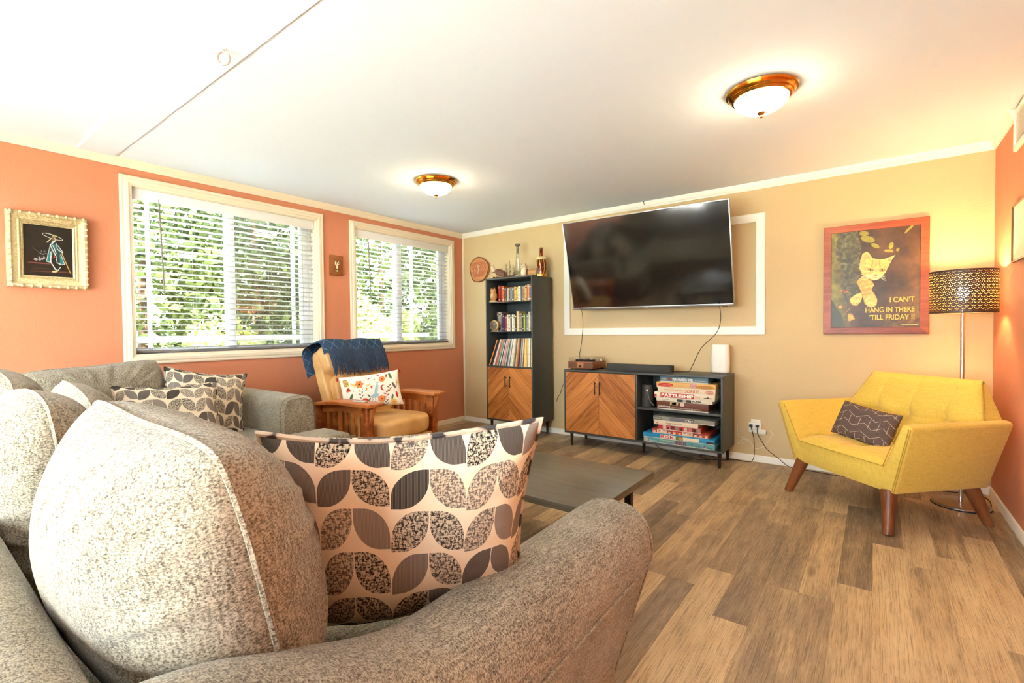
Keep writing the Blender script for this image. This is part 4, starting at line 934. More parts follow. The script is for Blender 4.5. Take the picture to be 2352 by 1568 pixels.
# ------------------------------------------------------------------ figurines on and in the bookcase
M_OWLW = plain('carved_tan', (206, 150, 88), .5); M_CERAM = plain('cream_ceramic', (222, 200, 160), .3); M_BROWNC = plain('brown_ceramic', (140, 92, 66), .35); M_DARK = plain('near_black', (26, 22, 20), .5)
def owl(name, label, loc, s, body, wing, face, base=None):
    t = thing(name, label, 'figurine', loc, group='ornaments on the bookcase'); z = 0
    if base: MB().lathe([(.052*s, 0), (.055*s, .01*s), (.045*s, .022*s), (.0, .024*s)], 20).build('base', base, t); z = .02*s
    MB().lathe([(.0, z), (.024*s, z), (.04*s, z+.03*s), (.043*s, z+.06*s), (.036*s, z+.09*s), (.034*s, z+.10*s), (.038*s, z+.12*s), (.032*s, z+.145*s), (.0, z+.152*s)], 20).build('body', body, t)
    for q in (-1, 1):
        MB().blob((q*.036*s, .006*s, z+.058*s), (.013*s, .026*s, .04*s), 10, 8).build('wing', wing, t)
        MB().blob((q*.016*s, -.033*s, z+.124*s), (.0125*s, .006*s, .0125*s), 12, 8).build('eye_disc', face, t)
        MB().blob((q*.015*s, -.039*s, z+.124*s), (.005*s, .003*s, .005*s), 8, 6).build('eye', M_DARK, t)
        MB().tube([(q*.024*s, -.008*s, z+.138*s), (q*.031*s, -.008*s, z+.166*s)], [.01*s, .0015*s], 8).build('ear_tuft', wing, t)
        MB().blob((q*.014*s, -.03*s, z+.006*s), (.009*s, .014*s, .006*s), 8, 6).build('foot', wing, t)
    MB().tube([(0, -.038*s, z+.116*s), (0, -.047*s, z+.104*s)], [.005*s, .001], 6).build('beak', wing, t)
    MB().blob((0, -.026*s, z+.058*s), (.026*s, .018*s, .038*s), 12, 8).build('breast', face, t)
    return t
owl('owl_figurine', 'carved tan owl standing left of the books on the upper shelf', (.800, -.35, 1.4985), .92, M_OWLW, M_OWLW, plain('pale_tan', (226, 180, 120), .5), M_CERAM)
owl('owl_figurine', 'cream and brown owl on top of the bookcase beside the amber bottle', (1.168, -.25, 1.7655), .96, M_CERAM, M_BROWNC, plain('ivory', (240, 226, 190), .4))
lg = thing('log_figurine', 'hollow tan log ornament behind the cream owl on the bookcase', 'ornament', (1.235, -.20, 1.7655), .3, 'ornaments on the bookcase')
MB().grid(lambda u, v: (-.05+.1*v, (.042+.003*math.sin(6*PI*u))*math.cos(2*PI*u), .045+(.042+.003*math.sin(6*PI*u))*math.sin(2*PI*u)), 30, 4, closed_u=True).grid(lambda u, v: (-.05+.1*v, .032*math.cos(2*PI*u), .045+.032*math.sin(2*PI*u)), 30, 4, closed_u=True, flip=True).build('log', M_OWLW, lg, angle=60)
MB().lathe([(.032, 0), (.042, .002), (.042, .006), (.032, .008)], 30, M=Matrix.Translation((.048, 0, .045)) @ Matrix.Rotation(PI/2, 4, 'Y')).build('cut_end', M_CERAM, lg)
eg = thing('eagle_figurine', 'brown eagle perched on a branch at the left end of the bookcase top', 'figurine', (.815, -.28, 1.7655), 0, 'ornaments on the bookcase')
MB().blob((.0, 0, .085), (.075, .035, .04), 16, 10, Matrix.Rotation(.30, 4, 'Y')).build('body', M_BROWNC, eg)
MB().blob((-.072, -.006, .142), (.026, .022, .026), 12, 8).tube([(-.055, 0, .09), (-.07, -.004, .135)], [.03, .02], 12).build('head', plain('eagle_head', (226, 200, 170), .5), eg)
MB().tube([(-.094, -.008, .14), (-.108, -.01, .13)], [.009, .002], 8).build('beak', plain('beak_yellow', (214, 160, 60), .4), eg)
MB().blob((.02, -.028, .082), (.075, .014, .034), 14, 8, Matrix.Rotation(.38, 4, 'Y')).build('wing', plain('wing_brown', (112, 70, 50), .5), eg)
MB().blob((.02, .028, .082), (.075, .014, .034), 14, 8, Matrix.Rotation(.38, 4, 'Y')).build('wing', plain('wing_brown', (112, 70, 50), .5), eg)
MB().prism([(0, -.02), (.07, -.035), (.07, .035), (0, .02)], lambda a, b, d: (.05+a, b, .055+d-a*.45), 0, .012).build('tail', M_BROWNC, eg, bevel=.003)
MB().tube(smooth_pts([(-.09, 0, .012), (-.03, .01, .022), (.05, 0, .016), (.11, -.01, .01)], 5), .012, 8).tube([(-.02, 0, .02), (-.05, -.03, .03)], .006, 6).build('branch', plain('branch_brown', (104, 62, 42), .6), eg)
for q in (-1, 1): MB().tube([(-.02, q*.012, .055), (-.025, q*.014, .026)], .006, 8).build('leg', plain('beak_yellow', (214, 160, 60), .4), eg)
sh_ = thing('model_ship', 'small three masted model sailing ship on the bookcase top', 'model ship', (.940, -.22, 1.7655), .2, 'ornaments on the bookcase')
MB().grid(lambda u, v: ((-.075+.15*u)*(1+.12*v), (.022*math.sin(PI*u)**.6+.002)*math.sin(PI*(.5+.5*(2*v-1)))*1.0 if False else (.022*math.sin(PI*u)**.6+.002)*(2*v-1), .02+.02*(abs(2*v-1))**2+.02*(2*u-1)**2), 20, 8).build('hull', M_BROWNC, sh_, angle=60)
MB().box(-.06, -.02, 0, .06, .02, .006).tube([(-.03, 0, .005), (-.03, 0, .03)], .004).tube([(.03, 0, .005), (.03, 0, .03)], .004).build('stand', M_DARK, sh_)
for k, (mx_, mh) in enumerate(((-.045, .18), (.0, .215), (.045, .17))):
    m_ = MB().tube([(mx_, 0, .03), (mx_, 0, mh)], [.003, .0018], 6)
    for z in (.45, .7, .88): m_.tube([(mx_, -.034*(1.3-z), .03+(mh-.03)*z), (mx_, .034*(1.3-z), .03+(mh-.03)*z)], .0015, 5)
    m_.build('mast', plain('mast_brown', (90, 64, 48), .6), sh_)
    for z in (.28, .56): MB().grid(lambda u, v: (mx_+.012*math.sin(PI*u)*math.sin(PI*v)+.003, (-.034+.068*u)*(1.25-z), .03+(mh-.03)*(z+.2*v)), 6, 6).build('sail', plain('sail_cloth', (232, 214, 180), .9), sh_)
MB().tube([(.07, 0, .045), (.12, 0, .075)], [.003, .0015], 6).build('bowsprit', plain('mast_brown', (90, 64, 48), .6), sh_)
dc = thing('glass_decanter', 'clear glass decanter with tall neck and round stopper on the bookcase', 'decanter', (1.040, -.20, 1.7655), 0, 'ornaments on the bookcase')
MB().lathe([(.0, .0), (.07, .0), (.082, .012), (.080, .028), (.055, .055), (.04, .075), (.045, .085), (.034, .10), (.030, .14), (.022, .22), (.017, .30), (.02, .335), (.016, .335), (.013, .30), (.018, .22), (.026, .14), (.03, .10), (.03, .08), (.05, .05), (.074, .026), (.074, .012), (.0, .008)], 32).build('vessel', M_CLEAR, dc)
MB().lathe([(.0, .29), (.011, .29), (.013, .345), (.012, .362), (.03, .375), (.034, .388), (.03, .398), (.0, .40)], 24).build('stopper', plain('grey_stopper', (130, 120, 108), .4), dc)
bt = thing('amber_bottle', 'amber glass bottle with drum cord pattern on the bookcase corner', 'bottle', (1.338, -.16, 1.7655), .25, 'ornaments on the bookcase')
MB().lathe([(.0, .012), (.056, .012), (.058, .02), (.058, .19), (.05, .212), (.02, .232), (.017, .30), (.0, .302)], 28).build('vessel', M_AMBER, bt)
MB().lathe([(.0, .016), (.048, .016), (.05, .024), (.05, .15), (.0, .152)], 24).build('liquid', plain('whisky', (170, 88, 20), .2), bt)
MB().lathe([(.057, .0), (.0605, .002), (.0605, .03), (.057, .032), (.0, .032), (.0, 0)], 28).build('base_band', M_BRASS, bt); MB().lathe([(.056, .188), (.0600, .19), (.0585, .212), (.05, .222), (.048, .218), (.052, .205)], 28).build('shoulder_band', plain('cream_band', (232, 206, 150), .4), bt)
MB().lathe([(.0, .298), (.0185, .298), (.0185, .325), (.0, .327)], 16).build('cap', plain('cap_brown', (110, 60, 30), .4), bt)
for k in range(8):
    a0, a1 = 2*PI*k/8, 2*PI*(k+.5)/8
    MB().tube([(.0595*math.cos(a0), .0595*math.sin(a0), .032), (.0605*math.cos(a1), .0605*math.sin(a1), .11), (.0595*math.cos(a0+2*PI/8), .0595*math.sin(a0+2*PI/8), .032)] if False else [(.0595*math.cos(a0), .0595*math.sin(a0), .032), (.0610*math.cos((a0+a1)/2), .0610*math.sin((a0+a1)/2), .11), (.0595*math.cos(a1), .0595*math.sin(a1), .19)], .0022, 6).build('cord', plain('gold_cord', (240, 196, 100), .5), bt)
    MB().tube([(.0595*math.cos(a1), .0595*math.sin(a1), .032), (.0610*math.cos((a0+a1)/2), .0610*math.sin((a0+a1)/2), .11), (.0595*math.cos(a0), .0595*math.sin(a0), .19)], .0022, 6).build('cord', plain('gold_cord', (240, 196, 100), .5), bt)
    if k % 2: MB().blob((.062*math.cos((a0+a1)/2), .062*math.sin((a0+a1)/2), .11), (.008, .008, .009), 8, 6).build('bead', plain('gold_cord', (240, 196, 100), .5), bt)
ck = thing('alarm_clock', 'round brass alarm clock in front of the lower shelf books', 'clock', (.822, -.355, 1.1635), .0)
CM = Matrix.Translation((0, 0, .069)) @ Matrix.Rotation(PI/2, 4, 'X')
MB().lathe([(.0, -.02), (.05, -.02), (.060, -.01), (.062, .012), (.060, .02), (.052, .022), (.050, .016), (.0, .016)], 36, M=CM).build('case', plain('clock_brass', (214, 180, 120), .3, .7), ck)
MB().lathe([(.0, .0165), (.050, .0165), (.050, .017), (.0, .0172)], 36, M=CM).build('dial', plain('clock_dial', (104, 92, 78), .4), ck)
for k in range(12):
    a = 2*PI*k/12; p, q = CM @ Vector((.041*math.cos(a), .041*math.sin(a), .0178)), CM @ Vector((.047*math.cos(a), .047*math.sin(a), .0178)); MB().tube([p, q], .0017, 5).build('hour_mark', M_CERAM, ck)
for a, L in ((2.4, .026), (.9, .036)): MB().tube([CM @ Vector((0, 0, .019)), CM @ Vector((L*math.cos(a), L*math.sin(a), .019))], [.002, .001], 5).build('hand', M_CERAM, ck)
for q in (-1, 1): MB().tube([(q*.028, .004, .03), (q*.04, .004, 0)], [.006, .008], 8).build('foot', M_CERAM, ck)
MB().box(-.045, -.015, 0, .045, .015, .007).build('plinth', M_CERAM, ck, bevel=.002)

# ------------------------------------------------------------------ board games
M_INK = plain('black_ink', (26, 22, 22), .6); M_WINK = plain('white_ink', (246, 240, 226), .6); M_RINK = plain('red_ink', (196, 40, 36), .6); M_YINK = plain('yellow_ink', (232, 206, 90), .6); M_GREYINK = plain('grey_ink', (120, 110, 104), .6)
def game(label, x0, x1, z0, z1, yf, depth, col, rot=0.0, edge=None):
    t = thing('board_game', label, 'board game', ((x0+x1)/2, yf+depth/2, z0), rot, 'board games in the media stand'); w, h = x1-x0-.002, z1-z0-.0006
    b = MB().box(-w/2+.0025, -depth/2+.0025, 0.0, w/2-.0025, depth/2-.0025, h*.9).build('tray', M_PAPER, t, bevel=.001)
    l = MB().box(-w/2, -depth/2, h*.14, w/2, depth/2, h).build('lid', M_CARD, t, bevel=.0015); l.color = c4(s2l(*col)); b.color = c4(s2l(*col))
    return t, w, h, -depth/2
def panel(t, yf, xa, xb, za, zb, col, name='print_panel'):
    o = MB().box(xa, yf-.0006, za, xb, yf, zb).build(name, M_CARD, t, smooth=False); o.color = c4(s2l(*col)); return o
def gt(t, body, m, xa, xb, za, zb, yf, **k): return text_obj('lettering', body, m, t, (xa, yf-.0004, za), (1, 0, 0), (0, 0, 1), width=xb-xa, height=zb-za, depth=.0008, **k)
# upper shelf
t, w, h, f = game('thick dark brown board game box at the bottom of the upper stack', 2.740, 3.189, .4555, .5285, -.41, .28, (108, 56, 34))
gt(t, 'Global Pursuit', M_WINK, -w/2+.015, -w/2+.122, .020, .038, f, shear=.1, bold=.02); gt(t, 'a fast-fitted geography game for the whole family', M_WINK, -w/2+.130, w/2-.06, .016, .026, f, bold=.01)
panel(t, f, -w/2+.12, -w/2+.19, h*.62, h*.96, (206, 190, 130)); panel(t, f, -w/2+.135, -w/2+.175, h*.66, h*.9, (130, 180, 190)); panel(t, f-.0006, -w/2+.21, -w/2+.245, h*.55, h*.98, (222, 200, 180))
t, w, h, f = game('white spirit board box with black square lettering in the upper stack', 2.737, 3.222, .529, .5575, -.415, .30, (232, 220, 194))
gt(t, 'OUIJA', M_INK, w/2-.185, w/2-.085, .006, h-.004, f, bold=.04); panel(t, f, -.055, .065, .004, h-.002, (52, 58, 54)); panel(t, f-.0006, -.005, .025, .004, h-.002, (200, 180, 160)); gt(t, 'ACE', M_INK, -.003, .023, .010, .020, f-.0012); gt(t, 'A PARKER\nGAME', M_INK, -w/2+.05, -w/2+.115, .006, h-.006, f)
t, w, h, f = game('white naval game box with a wide red title band in the upper stack', 2.722, 3.243, .558, .6105, -.42, .30, (236, 220, 190))
panel(t, f, -w/2+.055, .09, .009, h-.003, (204, 52, 36)); gt(t, 'BATTLESHIP', M_WINK, -w/2+.065, .082, .014, h-.009, f-.0006, bold=.045); gt(t, 'GAME', M_RINK, .098, .14, .020, .036, f); panel(t, f, -w/2, -w/2+.02, .008, h*.6, (206, 70, 60))
MB().prism([(0, 0), (.075, 0), (.065, .004), (.045, .005), (.042, .012), (.034, .012), (.03, .006), (.008, .004)], lambda a, b, d: (.165+a, d, .022+b), f, f-.0006).build('ship_print', M_INK, t, smooth=False)
t, w, h, f = game('cream slide game box with red script lettering in the upper stack', 2.752, 3.246, .611, .6500, -.42, .30, (236, 214, 176))
gt(t, 'SORRY!', M_RINK, -.005, .115, .008, h-.005, f, shear=.25); gt(t, "PARKER BROTHERS' SLIDE PURSUIT", M_RINK, -w/2+.06, -.02, .020, .030, f)
for k in range(4): MB().tube([(w/2-.045+(.034-.008*k)*math.cos(2*PI*q/20), f-.0004, h/2+.001+(.014-.0033*k)*math.sin(2*PI*q/20)) for q in range(20)], .0011, 4, closed=True).build('ring_print', M_RINK, t)
t, w, h, f = game('tan game box with a red oval logo second from the top of the upper stack', 2.740, 3.250, .6505, .7015, -.42, .30, (226, 176, 104))
MB().prism([(.07*math.cos(2*PI*k/24)*(1+.0), .0175*math.sin(2*PI*k/24)) for k in range(24)][::-1], lambda a, b, d: (-w/2+.083+a, d, h/2+.002+b), f-.0006, f).build('logo_oval', M_RINK, t, smooth=False); gt(t, 'CAREERS', plain('orange_ink', (236, 120, 80), .6), -w/2+.03, -w/2+.136, .018, .036, f-.0008)
gt(t, 'i  m  p  i', M_GREYINK, -w/2+.18, -.01, .020, .034, f); panel(t, f, .04, .10, .012, h-.006, (206, 150, 150)); MB().prism([(.075*math.cos(2*PI*k/24), .015*math.sin(2*PI*k/24)) for k in range(24)][::-1], lambda a, b, d: (.165+a, d, h/2-.001+b), f-.0006, f).build('logo_oval', plain('ochre_ink', (190, 130, 50), .6), t, smooth=False)
t, w, h, f = game('blue game box on the very top of the upper stack', 2.766, 3.184, .702, .7515, -.40, .26, (92, 124, 132))
gt(t, 'PERFARMERS SPIEL', M_WINK, -.095, .085, .012, h-.012, f, bold=.03); MB().prism([(0, -.016), (.015, .004), (.012, .013), (.005, .013), (0, .008), (-.005, .013), (-.012, .013), (-.015, .004)], lambda a, b, d: (-.125+a, d, h/2+.002+b), f-.0006, f).build('heart_print', M_RINK, t, smooth=False)
gt(t, 'Greatest', M_WINK, -w/2+.012, -w/2+.06, .020, .032, f); gt(t, 'that crazy family game', M_WINK, .095, w/2-.02, .016, .026, f)
# lower shelf
t, w, h, f = game('teal world conquest game box at the bottom of the lower stack', 2.617, 3.243, .1476, .190, -.42, .36, (92, 160, 164))
gt(t, 'RISK', plain('maroon_ink', (140, 40, 60), .6), -.018, .085, .007, h-.003, f, bold=.03); panel(t, f, .092, .094, .006, h-.004, (120, 60, 70)); gt(t, 'CONTINENTAL', M_YINK, -.155, -.03, h-.018, h-.006, f, bold=.02); gt(t, 'EDITION', M_RINK, -.085, -.03, .008, .018, f); gt(t, 'Parker Brothers', M_WINK, -w/2+.055, -w/2+.135, .012, .024, f, shear=.3)
rg = random.Random(2)
for k in range(12): panel(t, f, .105+.012*k+rg.uniform(-.004, .004), .112+.012*k, .008+rg.uniform(0, .014), .018+rg.uniform(0, .014), [(190, 60, 60), (60, 80, 130), (90, 150, 80), (210, 190, 90), (180, 60, 120)][k % 5], 'token_print')
panel(t, f, -w/2+.008, -w/2+.042, .008, h-.006, (206, 170, 160)); gt(t, '2700', M_INK, w/2-.07, w/2-.02, .006, .018, f); panel(t, f, w/2-.085, w/2-.073, .007, .018, (236, 226, 210))
t, w, h, f = game('bright blue world conquest game box second from the bottom of the lower stack', 2.615, 3.241, .1905, .2325, -.42, .36, (40, 140, 190))
panel(t, f, -.155, -.015, .005, h-.003, (240, 226, 200)); gt(t, 'RISK', plain('dark_red_ink', (190, 50, 60), .6), -.150, -.022, .009, h-.006, f-.0006, bold=.02); panel(t, f, -.012, .045, .005, h-.003, (110, 120, 60)); panel(t, f-.0006, .015, .04, .008, h-.012, (220, 140, 60)); panel(t, f, .048, .185, .008, h-.006, (240, 220, 184)); panel(t, f, .245, w/2-.005, .006, .022, (44, 40, 40)); gt(t, 'Zeeko', plain('navy_ink', (30, 50, 90), .6), -w/2+.03, -w/2+.075, .014, .026, f)
t, w, h, f = game('red and cream box covered with small faces in the lower stack', 2.690, 3.188, .233, .2695, -.40, .32, (196, 80, 60))
for k in range(11):
    xc = -w/2+.024+.0452*k; c = [(206, 60, 44), (228, 200, 170), (190, 60, 50), (236, 214, 190), (120, 60, 50)][(k*3) % 5]; panel(t, f, xc-.0215, xc+.0215, .006, h-.002, c)
    MB().prism([(.012*math.cos(2*PI*q/14), .013*math.sin(2*PI*q/14)) for q in range(14)][::-1], lambda a, b, d: (xc+a, d, h/2+b), f-.0012, f-.0006).build('face_print', plain('face_%d' % (k % 2), [(236, 200, 170), (226, 170, 140)][k % 2], .6), t, smooth=False)
    MB().prism([(.013*math.cos(PI*q/8), .007*math.sin(PI*q/8)) for q in range(9)][::-1], lambda a, b, d: (xc+a, d, h/2+.006+b), f-.0018, f-.0012).build('hair_print', plain('hair_%d' % (k % 3), [(60, 40, 30), (180, 120, 50), (110, 40, 30)][k % 3], .6), t, smooth=False)
t, w, h, f = game('small red patterned card game box in the lower stack', 2.750, 3.125, .270, .3135, -.40, .26, (200, 60, 50))
for k in range(10): panel(t, f, -w/2+.004+.037*k, -w/2+.034+.037*k, .008, h-.004, [(190, 40, 40), (110, 40, 40), (220, 190, 170), (150, 130, 120), (206, 120, 120)][(k*2) % 5])
for k in range(6): MB().prism([(0, 0), (.022, 0), (.011, .022)], lambda a, b, d: (-w/2+.02+.058*k+a, d, .010+b), f-.0006, f-.0012).build('triangle_print', M_INK if k % 2 else M_RINK, t, smooth=False)
t, w, h, f = game('cream marble game box with script title in the lower stack', 2.712, 3.102, .314, .350, -.41, .26, (232, 212, 178))
gt(t, 'Aggravation', plain('brown_ink', (70, 50, 40), .6), -.085, .055, .008, h-.006, f, shear=.15); gt(t, 'LR', M_RINK, -w/2+.02, -w/2+.042, .010, h-.010, f, bold=.03)
t, w, h, f = game('flat grey green mystery game box on top of the lower stack', 2.706, 3.240, .3505, .390, -.41, .30, (146, 142, 126))
panel(t, f, .015, .095, .006, h-.003, (104, 100, 96)); gt(t, 'Clue', M_WINK, .022, .088, .010, h-.008, f-.0006, bold=.03); panel(t, f, -.115, .010, .006, h-.004, (112, 108, 120)); gt(t, 'CLASSIC DETECTIVE GAME', M_GREYINK, .11, w/2-.04, .013, .021, f); panel(t, f, -w/2+.01, -w/2+.075, .008, h-.006, (96, 92, 80)); gt(t, 'PARKER', M_WINK, -w/2+.015, -w/2+.07, .014, .026, f-.0006)
# small speaker
ps = thing('portable_speaker', 'dark grey portable speaker with hanging strap on the stand shelf', 'speaker', (2.622, -.33, .4555))
MB().lathe([(.0, 0), (.052, 0), (.055, .006), (.050, .19), (.046, .202), (.0, .204)], 28, sx=1, sy=.8).build('body', plain('speaker_grey', (64, 62, 58), .6), ps, angle=40)
MB().tube(smooth_pts([(.02, -.045, .15), (.03, -.055, .12), (.05, -.058, .06), (.085, -.055, .02)], 6), .005, 8).build('strap', plain('strap_grey', (110, 104, 94), .7), ps)
MB().lathe([(.0, 0), (.010, 0), (.010, .006), (.0, .006)], 14, M=Matrix.Translation((.016, -.044, .155)) @ Matrix.Rotation(PI/2, 4, 'X')).build('strap_button', M_CERAM, ps)

# ------------------------------------------------------------------ things on the media stand
tt = thing('turntable', 'small wooden record player under a clear lid at the left of the stand', 'turntable', (1.935, -.22, .7725))
M_TTW = m_wood('turntable_wood', ((112, 62, 36), (150, 88, 54), (170, 104, 66)), 2.0, rough=.45)
MB().box(-.14, -.145, .010, .14, .145, .080).build('plinth', M_TTW, tt, bevel=.003)
for sx in (-1, 1):
    for sy in (-1, 1): MB().lathe([(.014, 0), (.014, .010)], 12, (sx*.11, sy*.115, 0)).build('foot', M_RUBBER, tt)
for q in (-.088, .088): MB().box(q-.045, -.1465, .022, q+.045, -.145, .070).build('speaker_grille', plain('grille_brown', (110, 74, 48), .9), tt)
MB().box(-.036, -.1468, .018, .036, -.145, .074).build('control_plate', plain('plate_wood', (176, 112, 66), .4), tt)
MB().lathe([(.0, 0), (.013, 0), (.012, .014), (.0, .015)], 16, M=Matrix.Translation((0, -.1468, .036)) @ Matrix.Rotation(PI/2, 4, 'X')).build('knob', M_BLACK, tt)
MB().lathe([(.0, .080), (.102, .080), (.102, .092), (.0, .093)], 36, (-.02, .0, 0)).build('platter', M_BLACK, tt)
MB().lathe([(.0, .0935), (.1, .0935), (.1, .0955), (.0, .0955)], 36, (-.02, .0, 0)).build('record', M_RUBBER, tt); MB().lathe([(.0, .0957), (.033, .0957), (.033, .0962), (.0, .0962)], 24, (-.02, 0, 0)).build('record_label', plain('label_cream', (206, 170, 120), .6), tt)
MB().tube([(.112, .10, .085), (.112, .10, .105), (.105, -.05, .102), (.075, -.075, .098)], .004, 8).lathe([(.018, .08), (.016, .104), (0, .105)], 14, (.112, .10, 0)).build('tonearm', M_SILVER, tt)
cv = MB().box(-.136, -.141, .0805, .136, .141, .122); cv.build('dust_cover', M_ACRYL, tt, bevel=.003)
sb = thing('soundbar', 'long dark grey soundbar in the middle of the stand top', 'soundbar', (2.52, -.275, .7725))
pts = []
for k in range(9): a = PI/2+PI/2*k/8-.0; pts.append((-.29+.04*math.cos(a+PI/2*0), 0)) if False else None
poly_ = [(.33*1+.0, 0)]
rr_ = .05; outl = [(.33-rr_+rr_*math.cos(a), rr_*math.sin(a)) for a in [(-PI/2)+PI*k/10 for k in range(11)]]+[(-.33+rr_+rr_*math.cos(a), rr_*math.sin(a)) for a in [(PI/2)+PI*k/10 for k in range(11)]]
MB().prism(outl, lambda a, b, d: (a, b, d), .0, .066).build('body', plain('soundbar_grey', (58, 54, 48), .7), sb, bevel=.003, angle=40)
text_obj('lettering', 'SONOS', plain('faint_ink', (84, 78, 70), .5), sb, (-.045, -.0505, .028), (1, 0, 0), (0, 0, 1), width=.045, height=.008)
ro = thing('wifi_router', 'tall white rounded wifi router at the right end of the stand', 'router', (3.210, -.105, .7725))
def rt(u, v):
    a = 2*PI*u; c, s = math.cos(a), math.sin(a); sq = (abs(c)**3.2+abs(s)**3.2)**(-1/3.2); z = .012+.245*v; k = (1-.05*abs(2*v-1)**2-.03*v)*(1 if .03 < v < .97 else .96)
    return (.078*c*sq*k, .038*s*sq*k, z)
rb = MB(); rb.grid(rt, 48, 30, closed_u=True); rb.add([rt(i/48, 1) for i in range(48)], [list(range(48))]); rb.add([rt(i/48, 0) for i in range(48)], [list(range(48))[::-1]]); rb.build('body', M_WHITEP, ro, weld=.0004, angle=50)
MB().box(-.055, -.025, 0, .055, .025, .013).build('foot', plain('grey_foot', (150, 140, 124), .5), ro, bevel=.003)
MB().blob((.0, -.0372, .06), (.008, .001, .003), 10, 6).build('logo', plain('logo_grey', (206, 196, 180), .4), ro)
# ------------------------------------------------------------------ television and the moulding behind it
mf = thing('wall_moulding_frame', 'white rectangular moulding frame on the wall behind the television', 'moulding', (2.546, 0, 1.116))
for mb in frame_sweep(1.542, 1.116, 3.551, 2.168, [(0, 0), (0, .014), (.004, .018), (.069, .018), (.073, .014), (.073, 0)], lambda a, b, h: (a-2.546, -h, b-1.116)): mb.build('moulding', M_TRIMW, mf, angle=20)
TW, TH = 1.563, .896
tv = thing('television', 'large black flat television tilted forward on the far wall', 'television', (2.573, -.337, 1.803), rot=(.285, -.0094*-1, .0129))
tsn = NT('tv_screen'); tsn.base((.006, .006, .007), .09, 0, 1.0); tsn.p.inputs['IOR'].default_value = 1.75; M_TVS = tsn.m
MB().box(-TW/2+.008, -.0005, -TH/2+.022, TW/2-.008, .004, TH/2-.008).build('screen', M_TVS, tv, smooth=False)
for a in ((-TW/2, -TH/2, -TW/2+.009, TH/2), (TW/2-.009, -TH/2, TW/2, TH/2), (-TW/2+.009, TH/2-.009, TW/2-.009, TH/2), (-TW/2+.009, -TH/2, TW/2-.009, -TH/2+.023)): MB().box(a[0], -.004, a[1], a[2], .022, a[3]).build('bezel', M_SILVER, tv, bevel=.0015)
MB().box(-TW/2+.01, .005, -TH/2+.01, TW/2-.01, .024, TH/2-.01).box(-TW*.36, .024, -TH*.42, TW*.36, .062, TH*.15).build('back_housing', M_BLACK, tv, bevel=.004)
text_obj('lettering', 'TCL', plain('badge_white', (226, 226, 226), .4), tv, (-.022, -.0045, -TH/2+.006), (1, 0, 0), (0, 0, 1), width=.05, height=.012, bold=.02)
MB().box(TW/2-.10, -.003, -TH/2-.006, TW/2-.06, .012, -TH/2).build('sensor', M_BLACK, tv, bevel=.002)
TMI = (Matrix.Translation((2.573, -.337, 1.803)) @ Matrix.LocRotScale(None, tv.rotation_euler.to_quaternion(), None)).inverted()
mm = MB().box(2.37, -.030, 1.62, 2.78, -.001, 1.90).tube([(2.46, -.03, 1.78), (2.46, -.275, 1.80)], .02, 8).tube([(2.68, -.03, 1.78), (2.68, -.275, 1.80)], .02, 8); mm.v = [tuple(TMI @ Vector(p)) for p in mm.v]; mm.build('wall_mount', M_BLACK, tv)

